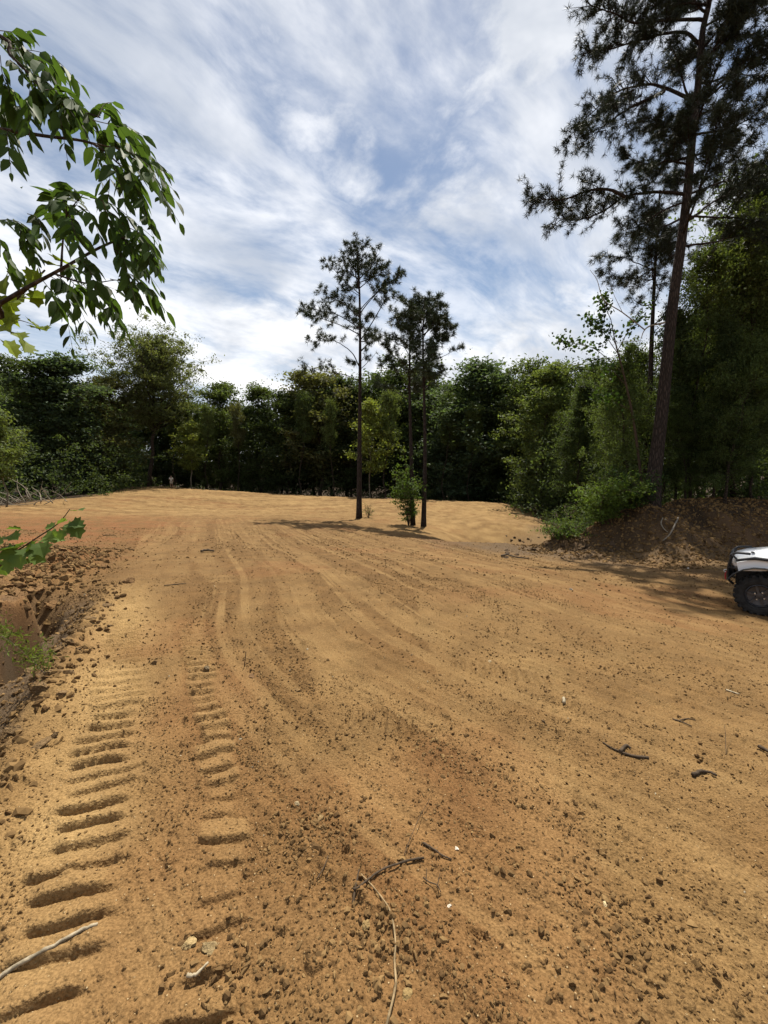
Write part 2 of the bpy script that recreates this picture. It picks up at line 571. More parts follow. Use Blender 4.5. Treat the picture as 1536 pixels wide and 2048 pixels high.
def full_height(x, y):
    z, t, ditch, heap, b = base_height(x, y)
    r = np.hypot(x, y)
    near = sstep(26, 14, r)
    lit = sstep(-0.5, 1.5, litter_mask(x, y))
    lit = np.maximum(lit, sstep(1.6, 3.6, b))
    # tyre tracks
    smooth = np.zeros_like(x)
    dz = np.zeros_like(x)
    for pts, w, s in RUTS:
        d, side, arc = poly_dist(x, y, pts, 0.7)
        wob = 0.05 * fbm(arc * 0.8, arc * 0 + w * 31, 2, 5)
        dd = np.abs(d + side * wob)
        brk = 0.45 + 0.55 * sstep(-0.3, 0.35, fbm(arc * 0.45, d * 0.2 + s * 7, 2, 9))
        k = s * brk
        core = sstep(w * 1.15, w * 0.55, dd)
        rim = np.exp(-((dd - w * 1.25) / (w * 0.28)) ** 2)
        dz += k * (-0.020 * core + 0.012 * rim)
        fine = sstep(0.25, 0.5, vnoise(d * side / 0.035, arc * 0.35, 41))
        dz += k * core * 0.004 * fine
        smooth = np.maximum(smooth, k * sstep(w * 1.5, w * 0.7, dd))
    # drag lines: the blade swept round in arcs
    rho, ang = flow(x, y)
    sweep = fbm(rho * 1.9, ang * 1.4, 3, 51) * 0.006 + fbm(rho * 9.0, ang * 1.6, 3, 57) * 0.012 + fbm(rho * 24.0, ang * 4.0, 2, 58) * 0.004
    amp = sstep(-0.35, 0.45, fbm(x * 0.22, y * 0.22, 2, 61))
    away = sstep(-0.2, 0.6, -t)                   # not across the ditch edge
    dz += sweep * (0.35 + 0.65 * amp) * away * (1 - lit)
    smooth = np.maximum(smooth, sstep(0.0, 0.5, fbm(rho * 2.6, ang * 1.3, 2, 55)) * 0.55 * away)
    smooth = np.maximum(smooth, sstep(0.10, 0.55, fbm(rho * 10.0, ang * 1.5, 3, 56)) * 0.9 * away)
    # crawler tread, bars about 0.2 m apart in two bands
    d, side, arc = poly_dist(x, y, TREAD, 0.8)
    u = -d * side + 0.02 * fbm(x * 2, y * 2, 2, 81)      # across, + to the right
    ar = arc + 0.10 * u + 0.030 * fbm(x * 3.1, y * 3.1, 2, 83)
    ph = (ar / 0.125) % 1.0
    idx = np.floor(ar / 0.125)
    e1, e2 = _hash(idx, idx * 0 + 3, 91), _hash(idx, idx * 0 + 5, 93)
    bandL = sstep(-0.42 - 0.09 * e1, -0.35 - 0.09 * e1, u) * sstep(-0.06 - 0.08 * e2, -0.14 - 0.08 * e2, u)
    bandR = sstep(0.12 + 0.06 * e2, 0.17 + 0.06 * e2, u) * sstep(0.36 + 0.07 * e1, 0.30 + 0.07 * e1, u)
    keep = 0.55 + 0.45 * sstep(-0.45, 0.05, fbm(arc * 0.9 + 3, u * 1.5, 2, 97))
    keepR = (0.68 + 0.32 * sstep(-0.45, 0.05, fbm(arc * 0.8 + 31, u * 0.7, 2, 98))) * sstep(5.0, 3.8, y)
    bar = sstep(0.03, 0.19, ph) * (1 - 0.55 * sstep(0.35, 0.97, ph)) * sstep(1.0, 0.93, ph)
    tr_on = sstep(6.9, 5.8, y) * (np.abs(u) < 0.6)
    tread = tr_on * (bandL * keep * (0.65 + 0.55 * e2) + bandR * keepR * (0.6 + 0.55 * e1))
    dz += tread * (0.050 * bar - 0.022) * (1 + 0.10 * fbm(x * 9, y * 9, 2, 99))
    mid = sstep(-0.16, -0.04, u) * sstep(0.2, 0.1, u) * tr_on
    smooth = np.maximum(smooth, mid * 0.6)
    # smaller cleat prints elsewhere
    for (cx, cy, a, ln, wd) in ((1.05, 3.55, -0.45, 0.55, 0.16), (0.0, 2.72, -0.35, 0.3, 0.14)):
        dx, dy = x - cx, y - cy
        s_, q_ = dx * math.cos(a) + dy * math.sin(a), -dx * math.sin(a) + dy * math.cos(a)
        win = sstep(ln, ln * 0.7, np.abs(s_)) * sstep(wd, wd * 0.6, np.abs(q_))
        dz += win * (sstep(0.1, 0.35, (s_ / 0.09 + q_ * 3) % 1.0) * sstep(1.0, 0.6, (s_ / 0.09 + q_ * 3) % 1.0) * 0.022 - 0.012)
    # roughness of the soil
    und = fbm(x * 0.33, y * 0.33, 3, 1) * 0.045 + fbm(x * 1.3, y * 1.3, 3, 4) * 0.014
    und *= 0.4 + 0.6 * sstep(0.5, 3.0, r)
    cl = loose(x, y)
    rough = (1 - 0.75 * smooth) * (0.35 + 0.65 * cl)
    rough = np.maximum(rough, np.maximum(heap, 0.5 * ditch))
    z = z + und + dz
    far = ~(near > 0)
    fine = np.zeros_like(x)
    sel = ~far
    xs, ys = x[sel], y[sel]
    ts = t[sel]
    wallm = sstep(0.55, 0.72, ts) * sstep(1.4, 1.2, ts) * sstep(6.3, 5.6, ys)
    rg = rough[sel] * (1 - 0.3 * wallm) * (1 - 0.85 * np.clip(tread[sel] * 1.6, 0, 1))
    keepf = (1 - 0.3 * wallm) * (1 - 0.8 * np.clip(tread[sel] * 1.6, 0, 1))
    f = fbm(xs * 7, ys * 7, 3, 11) * 0.008 + fbm(xs * 26, ys * 26, 2, 13) * 0.0045
    f *= 0.35 + 0.65 * rg
    f += pebble(xs, ys, 0.032, 101, 0.30 + 0.65 * rg, 0.80) * keepf
    f += pebble(xs, ys, 0.070, 111, 0.03 + 0.30 * rg, 0.65)
    f += pebble(xs, ys, 0.17, 121, 0.06 * rg * rg, 0.40)
    hp = heap[sel] * (sstep(1.2, 1.6, t[sel]) * sstep(6.6, 5.0, ys) + sstep(5.0, 6.6, ys))
    f += hp * (pebble(xs, ys, 0.36, 131, 0.6, 0.6) + pebble(xs, ys, 0.15, 135, 0.8, 0.75) + np.abs(fbm(xs * 2.3, ys * 2.3, 3, 137)) * 0.10)
    dc = ditch[sel]
    f += dc ** 3 * fbm(xs * 6.0 + ys * 3.0, ys * 0.9 - xs * 0.5, 3, 141) * 0.022
    cr = np.exp(-((t[sel] - 0.02) / 0.22) ** 2) * (ys < 5.2)
    f += cr * (pebble(xs, ys, 0.26, 151, 0.55, 0.5) + np.abs(fbm(xs * 4, ys * 4, 3, 153)) * 0.05)
    # dug-over foot of the bank
    bk = sstep(-1.8, 0.2, b[sel]) * sstep(4.5, 2.0, b[sel])
    f += bk * (pebble(xs, ys, 0.35, 161, 0.4, 0.5) + fbm(xs * 1.6, ys * 1.6, 4, 163) * 0.22 + pebble(xs, ys, 0.14, 165, 0.7, 0.7))
    f += wallm * (fbm(xs * 5, ys * 5, 3, 181) * 0.05)
    fine[sel] = f * near[sel]
    z = z + fine + (1 - near) * (fbm(x * 1.1, y * 1.1, 4, 171) * 0.045 + fbm(x * 0.16 + y * 0.25, y * 1.5 - x * 0.2, 4, 173) * 0.045 * (1 - lit) + sweep * 1.5 * (1 - lit))
    return z, dict(t=t, ditch=ditch, heap=heap, b=b, smooth=np.clip(smooth, 0, 1), rough=rough, lit=lit, tread=tread, rho=rho, ang=ang)


# one sheet, finer where the photograph looks closely, out past the horizon
rr = [0.02, 0.3, 0.55, 0.75]
r_ = 0.85
while r_ < 72:
    rr.append(r_)
    r_ += min(0.0017 * (r_ * r_ + 2.7) / 1.65, 0.30)
while r_ < 1500:
    rr.append(r_)
    r_ *= 1.12
rr = np.array(rr)
A_F = R(56)
front = np.arange(-A_F, A_F, 0.0026)
back = np.linspace(A_F, 2 * math.pi - A_F, 70, endpoint=False)
aa = np.concatenate([front, back])
RR, AA = np.meshgrid(rr, aa, indexing='ij')
GX, GY = (RR * np.sin(AA)).ravel(), (RR * np.cos(AA)).ravel()
GZ, info = full_height(GX, GY)
nr, na = len(rr), len(aa)
_GZ2 = GZ.reshape(nr, na)


def lookup(A, x, y):
    """read a per-vertex quantity of the ground sheet at any point"""
    x, y = np.asarray(x, float), np.asarray(y, float)
    r = np.hypot(x, y)
    a = np.arctan2(x, y)
    a = np.where(a < -A_F, a + 2 * math.pi, a)
    fi = np.interp(r, rr, np.arange(nr))
    fj = np.interp(a, np.append(aa, 2 * math.pi - A_F), np.arange(na + 1))
    i = np.minimum(fi.astype(int), nr - 2)
    j = fj.astype(int) % na
    k = (j + 1) % na
    ti, tj = fi - i, fj - np.floor(fj)
    return (A[i, j] * (1 - ti) + A[i + 1, j] * ti) * (1 - tj) + (A[i, k] * (1 - ti) + A[i + 1, k] * ti) * tj


def gz(x, y):
    return float(lookup(_GZ2, np.array([float(x)]), np.array([float(y)]))[0])


_TS = np.concatenate([np.arange(0.9, 12, 0.02), np.arange(12, 90, 0.1)])


def gp(px, py):
    """ground point under a photo pixel"""
    d = ray(px, py)
    X, Y, Z = d.x * _TS, d.y * _TS, EYE + d.z * _TS
    k = np.argmax(Z < lookup(_GZ2, X, Y))
    return Vector((X[k], Y[k], gz(X[k], Y[k])))


I = np.arange(nr * na).reshape(nr, na)
J = np.roll(I, -1, axis=1)
quads = np.stack([I[:-1], I[1:], J[1:], J[:-1]], axis=-1).reshape(-1, 4)
# soil colour masks; grey also holds painted shade
n1 = fbm(GX * 0.5, GY * 0.5, 3, 201)
n2 = fbm(GX * 2.2, GY * 2.2, 3, 203)
redm = np.clip(sstep(-3.2, -7.5, GX + 0.20 * GY + 1.6 * n1) * sstep(30, 14, GY) * (0.40 + 0.45 * n2) + info['heap'] * (0.45 + 0.4 * n1) + 0.25 * sstep(0.2, 0.7, n1), 0, 1)
redm = np.maximum(redm, (0.45 + 0.3 * n2) * sstep(0.6, 0.8, info['t']) * sstep(1.8, 1.2, info['t']) * sstep(6.2, 5, GY))
redm = np.maximum(redm, 0.6 * sstep(0.2, 1.2, info['b']) * sstep(3.2, 2.2, info['b']))
pale = np.exp(-((info['t'] + 0.32) / 0.36) ** 2) * sstep(6.6, 5.2, GY) * (0.75 + 0.35 * n2)
pale = np.maximum(pale, info['tread'] * 0.5)
pale = np.maximum(pale, info['smooth'] * 0.42 * (0.75 + 0.5 * n2))
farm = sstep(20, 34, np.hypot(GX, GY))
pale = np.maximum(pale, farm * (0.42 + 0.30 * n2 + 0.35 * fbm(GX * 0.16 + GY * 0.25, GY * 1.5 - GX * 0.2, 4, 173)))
pale = np.maximum(pale, (0.52 + 0.35 * n2) * sstep(-2.5, 3.5, GX) * sstep(16.8, 20.0, GY - 0.15 * GX))
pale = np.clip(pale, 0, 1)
grey = np.clip(info['ditch'] * 0.9 + 0.45 * sstep(0.7, 0.9, info['t']) * sstep(1.3, 1.1, info['t']) * sstep(6, 5, GY) * (0.8 + n2) + 0.75 * sstep(-0.05, 0.25, info['t']) * sstep(0.6, 0.3, info['t']) * sstep(5.5, 5, GY) + 0.70 * sstep(-4.6, -0.4, info['b'] + 1.3 * n1 + 0.5 * n2), 0, 1)  # ditch face is grey topsoil; shade is painted into ditch wall and bank foot
spoil = np.exp(-((GX - 5.2) / 2.6) ** 2 - ((GY - 14.6 + 0.25 * (GX - 5.2)) / 1.9) ** 2)  # dark dug soil before the lip, with tree shade painted into it
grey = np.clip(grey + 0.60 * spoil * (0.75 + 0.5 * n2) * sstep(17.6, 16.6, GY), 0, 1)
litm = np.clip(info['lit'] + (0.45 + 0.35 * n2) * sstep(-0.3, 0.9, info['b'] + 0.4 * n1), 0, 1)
m_soil, N = new_mat('clay_soil')
pos = N.n('ShaderNodeNewGeometry').outputs['Position']


def attr(nm):
    return N.n('ShaderNodeAttribute', _attribute_name=nm).outputs['Fac']


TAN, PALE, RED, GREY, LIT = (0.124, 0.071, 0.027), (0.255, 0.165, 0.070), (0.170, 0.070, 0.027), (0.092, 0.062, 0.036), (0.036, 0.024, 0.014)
grain = N.noise(pos, 95, 3, 0.7)
mott = N.noise(pos, 3.2, 4, 0.62)
big = N.noise(pos, 0.45, 2, 0.6)
c = N.mix(N.ramp(mott, 0.30, 0.72), tuple(k * 0.80 for k in TAN), tuple(k * 1.16 for k in TAN))
c = N.mix(N.ramp(big, 0.40, 0.70, 0, 0.30), c, (0.114, 0.059, 0.022))
c = N.mix(attr('red'), c, RED)
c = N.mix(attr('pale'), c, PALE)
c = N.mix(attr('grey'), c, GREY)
c = N.mix(attr('litter'), c, LIT)
c = N.mix(1.0, c, N.mix(N.ramp(grain, 0.28, 0.74), (0.62, 0.60, 0.56), (1.30, 1.30, 1.32)), 'MULTIPLY')
vor = N.n('ShaderNodeTexVoronoi', Vector=pos, Scale=62.0)
chip = N.ramp(vor.outputs['Distance'], 0.10, 0.22, 1.0, 0.0)
vcol = N.n('ShaderNodeSeparateColor', Color=vor.outputs['Color'])
c = N.mix(N.m('MULTIPLY', chip, N.ramp(vcol.outputs[0], 0.80, 0.9)), c, (0.36, 0.27, 0.15))
c = N.mix(N.m('MULTIPLY', chip, N.ramp(vcol.outputs[1], 0.66, 0.8, 0, 0.6)), c, (0.085, 0.050, 0.024))
b = N.n('ShaderNodeBsdfPrincipled', Base__Color=c, Roughness=0.95)
b.inputs['Specular IOR Level'].default_value = 0.12
hgt = N.m('ADD', N.m('MULTIPLY', N.noise(pos, 70, 2, 0.7), 0.6), N.m('MULTIPLY', N.ramp(vor.outputs['Distance'], 0.0, 0.5, 1.0, 0.0), 0.4))
bp = N.n('ShaderNodeBump', Strength=0.9, Distance=0.012, Height=hgt)
N.l(bp.outputs[0], b.inputs['Normal'])
N.l(b.outputs[0], N.n('ShaderNodeOutputMaterial').inputs[0])

gme = mesh_from('ground', np.stack([GX, GY, GZ], 1), quads[:, ::-1], m_soil, True)
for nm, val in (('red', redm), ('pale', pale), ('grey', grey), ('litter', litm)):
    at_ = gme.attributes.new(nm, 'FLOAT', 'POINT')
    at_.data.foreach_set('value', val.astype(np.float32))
ground = link('ground', gme)
ground['kind'] = 'structure'
ground['label'] = 'freshly graded tan clay clearing with tyre tracks'

# ------------------------------------------------------------------ plant materials
def leaf_mat(name, trans=0.35, rough=0.42, spec=0.35, var=0.45, tcol=(1.25, 1.25, 0.55)):
    m, N = new_mat(name)
    oc = N.n('ShaderNodeObjectInfo')
    isl = N.n('ShaderNodeNewGeometry').outputs['Random Per Island']
    v = N.ramp(isl, 0, 1, 1 - var, 1 + var, False)
    hsv = N.n('ShaderNodeHueSaturation', Color=oc.outputs['Color'], Value=v,
              Hue=N.ramp(isl, 0, 1, 0.485, 0.515, False))
    b = N.n('ShaderNodeBsdfPrincipled', Base__Color=hsv.outputs[0], Roughness=rough)
    b.inputs['Specular IOR Level'].default_value = spec
    tc = N.mix(1.0, hsv.outputs[0], tcol, 'MULTIPLY')
    t = N.n('ShaderNodeBsdfTranslucent', Color=tc)
    mx = N.n('ShaderNodeMixShader', Fac=trans)
    N.l(b.outputs[0], mx.inputs[1])
    N.l(t.outputs[0], mx.inputs[2])
    N.l(mx.outputs[0], N.n('ShaderNodeOutputMaterial').inputs[0])
    return m


def bark_mat(name, a, bcol, sx=14, sz=3.5, bump=0.03):
    m, N = new_mat(name)
    tc = N.n('ShaderNodeTexCoord').outputs['Object']
    mp = N.n('ShaderNodeMapping', Vector=tc, Scale=(sx, sx, sz)).outputs[0]
    vo = N.n('ShaderNodeTexVoronoi', Vector=mp, Scale=1.0, _feature='DISTANCE_TO_EDGE')
    f = N.m('MULTIPLY', N.ramp(vo.outputs['Distance'], 0.02, 0.30), N.ramp(N.noise(mp, 2.0, 4), 0.25, 0.75, 0.5, 1.0))
    c = N.mix(f, a, bcol)
    b = N.n('ShaderNodeBsdfPrincipled', Base__Color=c, Roughness=0.92)
    b.inputs['Specular IOR Level'].default_value = 0.15
    bp = N.n('ShaderNodeBump', Strength=1.0, Distance=bump, Height=f)
    N.l(bp.outputs[0], b.inputs['Normal'])
    N.l(b.outputs[0], N.n('ShaderNodeOutputMaterial').inputs[0])
    return m


M_LEAF = leaf_mat('broadleaf_foliage', 0.46, 0.6, 0.15)
M_LEAF_NEAR = leaf_mat('near_broadleaf_foliage', 0.46, 0.58, 0.10)
M_NEEDLE = leaf_mat('pine_needles', 0.12, 0.55, 0.2, 0.35, (1.1, 1.1, 0.7))
M_BARK = bark_mat('grey_brown_bark', (0.030, 0.022, 0.016), (0.105, 0.080, 0.058))
M_PINEBARK = bark_mat('plated_pine_bark', (0.020, 0.015, 0.012), (0.066, 0.048, 0.039), 17, 3.2, 0.03)
M_PALEBARK = bark_mat('pale_smooth_bark', (0.10, 0.085, 0.06), (0.20, 0.17, 0.12), 20, 4, 0.008)
M_DEAD = plain('weathered_dead_wood', (0.20, 0.17, 0.13), 0.9, 0.2, var=0.35, scale=20)
M_TWIG = plain('brown_twig', (0.055, 0.038, 0.024), 0.9, 0.2, var=0.3, scale=30)


def unit(v):
    return v / (np.linalg.norm(v, axis=-1, keepdims=True) + 1e-9)


def leaf_cards(g, P, size, rg, droop=0.35, aspect=0.55, flatness=0.6):
    """folded diamond leaves at points P"""
    n = len(P)
    d = unit(rg.normal(size=(n, 3)) + np.array([0, 0, -droop]))
    up = unit(rg.normal(size=(n, 3)) * (1 - flatness) + np.array([0, 0, flatness]))
    s = unit(np.cross(d, up))
    nn = np.cross(s, d)
    L = (size * rg.uniform(0.65, 1.35, n))[:, None]
    Wd = L * aspect * 0.5
    base = P - d * L * 0.5
    tip = P + d * L * 0.5
    lf = P - s * Wd + nn * L * 0.10 + d * L * 0.02
    rt = P + s * Wd + nn * L * 0.10 + d * L * 0.02
    V = np.stack([base, lf, tip, rt], 1).reshape(-1, 3)
    k = np.arange(n)[:, None] * 4
    T = np.concatenate([k + [0, 3, 2], k + [0, 2, 1]], 1).reshape(-1, 3)
    g.add(V, T)


def broadleaf(seed, H=18.0, base=0.22, Rc=3.0, nleaf=13000, lsize=0.27, tr=0.16, nb=44, profile='egg', clump=0.62, twig=True, up=(0.25, 0.7), mat=None, bark=None, trunk_top=0.93):
    """one tree kind: returns (trunk mesh, crown mesh)"""
    rg = np.random.default_rng(seed)
    tg, cg = Geo(), Geo()
    n = 12
    hs = np.linspace(0, 1, n)
    wx = np.cumsum(rg.normal(0, 0.012, n)) * H
    wy = np.cumsum(rg.normal(0, 0.012, n)) * H
    wx -= wx[0]
    wy -= wy[0]
    TP = np.stack([wx, wy, hs * H * trunk_top], 1)
    TP[0, 2] = -0.5
    rad = tr * (1 - 0.88 * hs) + 0.25 * tr * np.exp(-hs * 30)
    tg.tube(TP, rad, 8)
    pts, wts = [], []
    for i in range(nb):
        f = base + (0.97 - base) * ((i + rg.uniform(0, 1)) / nb) ** 0.9
        q = (f - base) / (1 - base)
        if profile == 'egg':
            w = math.sin(math.pi * (0.14 + 0.82 * q)) ** 0.8
        elif profile == 'cone':
            w = (1.02 - q) ** 0.75 * min(1, 0.5 + q * 3)
        elif profile == 'dome':
            w = math.sqrt(max(0.0, 1 - (max(q - 0.25, 0) / 0.77) ** 2)) * (0.65 + 0.35 * min(1, q / 0.25))
        else:
            w = (0.78 + 0.22 * math.sin(7 * q + seed)) * min(1.0, (1.04 - q) * 2.4) ** 0.6
        Lb = Rc * w * rg.uniform(0.45, 1.25)
        az = i * 2.39996 + rg.uniform(-0.5, 0.5)
        el = rg.uniform(*up) + (0.5 * q)
        p0 = np.array([np.interp(f, hs, TP[:, 0]), np.interp(f, hs, TP[:, 1]), np.interp(f, hs, hs * H * trunk_top)])
        dirv = np.array([math.cos(az) * math.cos(el), math.sin(az) * math.cos(el), math.sin(el)])
        m = 6
        B = [p0]
        for k in range(1, m):
            dirv = unit(dirv + rg.normal(0, 0.13, 3) + np.array([0, 0, -0.05]))
            B.append(B[-1] + dirv * Lb / (m - 1))
        B = np.array(B)
        br = max(0.012, tr * 0.30 * (1 - 0.6 * q))
        tg.tube(B, np.linspace(br, br * 0.25, m), 4, cap=False)
        for k in range(2, m):
            for _ in range(2):
                sd = unit(rg.normal(size=3) + dirv * 0.5 + np.array([0, 0, 0.2]))
                e = B[k] + sd * Lb * rg.uniform(0.14, 0.34)
                if twig:
                    tg.tube(np.array([B[k], (B[k] + e) / 2 + rg.normal(0, 0.03, 3), e]), [br * 0.3, br * 0.22, br * 0.1], 3, cap=False)
                pts.append(e)
                wts.append(rg.uniform(0.4, 1.3))
            pts.append(B[k])
            wts.append(rg.uniform(0.2, 0.8) * (0.3 + 0.7 * k / m))
    top = TP[-1]
    for _ in range(6):
        pts.append(top + rg.normal(0, 0.35, 3))
        wts.append(0.8)
    pts, wts = np.array(pts), np.array(wts)
    idx = rg.choice(len(pts), nleaf, p=wts / wts.sum())
    cs = clump * rg.uniform(0.4, 1.6, len(pts))
    P = pts[idx] + rg.normal(size=(nleaf, 3)) * cs[idx][:, None] * np.array([0.55, 0.55, 0.38])
    leaf_cards(cg, P, lsize, rg)
    return tg.mesh('trunk', bark or M_BARK, True), cg.mesh('crown', mat or M_LEAF)


def tuft_field(g, P, D, rad, n, w, rg):
    """needle bunches: n thin blades round each point P, leaning along D"""
    k = len(P)
    d = unit(rg.normal(size=(k, n, 3)) + D[:, None, :] * 0.9)
    L = rad * rg.uniform(0.6, 1.25, (k, n, 1))
    s = unit(np.cross(d, rg.normal(size=(k, n, 3)))) * w
    P_ = P[:, None, :] + d * 0.02
    V = np.stack([P_ - s * 0.5, P_ + s * 0.5, P_ + d * L + np.array([0, 0, -0.12]) * L], 2).reshape(-1, 3)
    g.add(V, np.arange(len(V)).reshape(-1, 3))


def pine_limb(tg, pd, P, r0, rg, bare=0.3, step=0.28, side=0.8, dens=1.0, up=0.25):
    """limb through points P with side twigs; needle bunch points are added to pd"""
    C = catmull(P, 5)
    C = C + rg.normal(0, 0.012, C.shape) * np.linspace(0, 1, len(C))[:, None]
    seg = np.linalg.norm(np.diff(C, axis=0), axis=1)
    arc = np.concatenate([[0], np.cumsum(seg)])
    Lt = arc[-1]
    tg.tube(C, np.linspace(r0, max(0.008, r0 * 0.15), len(C)), 5, cap=False)
    s = bare * Lt
    while s < Lt:
        p = np.array([np.interp(s, arc, C[:, i]) for i in range(3)])
        q = np.array([np.interp(min(s + 0.1, Lt), arc, C[:, i]) for i in range(3)])
        f = unit(q - p) if s + 0.02 < Lt else unit(C[-1] - C[-2])
        if rg.uniform() < dens:
            sd = unit(np.cross(f, rg.normal(size=3)) + f * rg.uniform(0.2, 1.0) + np.array([0, 0, up]))
            ln = side * rg.uniform(0.35, 1.15) * (1.0 - 0.45 * (s / Lt))
            e = p + sd * ln
            md = (p + e) / 2 + rg.normal(0, 0.05, 3)
            tg.tube(np.array([p, md, e]), [r0 * 0.28, r0 * 0.2, 0.006], 3, cap=False)
            for t in np.arange(0.30, 1.01, 0.17):
                pd.append((p + (e - p) * t + rg.normal(0, 0.05, 3), unit(sd + np.array([0, 0, 0.3]))))
            for _ in range(2):
                e2 = e + unit(sd + rg.normal(0, 0.7, 3)) * ln * 0.35
                tg.tube(np.array([md, e2]), [r0 * 0.15, 0.005], 3, cap=False)
                pd.append((e2, unit(sd + np.array([0, 0, 0.3]))))
        s += step * rg.uniform(0.6, 1.4)
    pd.append((C[-1], unit(C[-1] - C[-2])))


def tree_from(root, tmesh, cmesh, color, scale=(1, 1, 1), rz=0.0):
    root.rotation_euler[2] = rz
    root.scale = scale
    t = link('trunk', tmesh, root)
    c = link('crown', cmesh, root)
    c.color = (*color, 1)
    return root


def tree(name, label, cat, px, Y, top, proto, color, rg, group=None, wide=1.0, base_px=None):
    p = at(px, 1000, Y)
    z = gz(p.x, p.y) - 0.05
    H = at(px, top, Y).z - z
    tm, cm, Hp = proto
    s = H / Hp
    e = empty(name, label, cat, (p.x, p.y, z), group=group)
    return tree_from(e, tm, cm, color, (s * wide, s * wide, s), rg.uniform(0, 6.28))


# ------------------------------------------------------------------ the wood round the clearing
PRO = {}
PRO['a'] = broadleaf(1, 18, 0.06, 4.2, 19000, 0.28, 0.17, 48, 'egg') + (18,)
PRO['b'] = broadleaf(2, 18, 0.08, 4.2, 19000, 0.28, 0.15, 46, 'egg', 0.8) + (18,)
PRO['c'] = broadleaf(3, 18, 0.14, 4.6, 19000, 0.28, 0.19, 40, 'dome', 0.75) + (18,)
PRO['d'] = broadleaf(4, 18, 0.05, 4.0, 20000, 0.26, 0.15, 52, 'dome', 0.6) + (18,)
PRO['y'] = broadleaf(5, 9, 0.30, 1.9, 5200, 0.23, 0.07, 30, 'egg', 0.42, bark=M_PALEBARK) + (9,)
PRO['s'] = broadleaf(6, 18, 0.55, 2.6, 7500, 0.27, 0.14, 26, 'egg', 0.65) + (18,)
PRO['n1'] = broadleaf(7, 16, 0.12, 3.3, 26000, 0.17, 0.14, 56, 'egg', 0.55, mat=M_LEAF_NEAR) + (16,)
PRO['n2'] = broadleaf(8, 16, 0.15, 3.0, 23000, 0.17, 0.12, 50, 'cone', 0.5, mat=M_LEAF_NEAR) + (16,)
PRO['n3'] = broadleaf(9, 20, 0.26, 4.0, 30000, 0.175, 0.17, 50, 'dome', 0.62, mat=M_LEAF_NEAR) + (20,)
PRO['t'] = broadleaf(12, 18, 0.48, 2.6, 15000, 0.17, 0.12, 34, 'egg', 0.6, mat=M_LEAF_NEAR) + (18,)
PRO['big'] = broadleaf(10, 22, 0.42, 7.8, 56000, 0.26, 0.30, 120, 'dome', 0.62, up=(0.50, 0.85), trunk_top=0.84) + (22,)

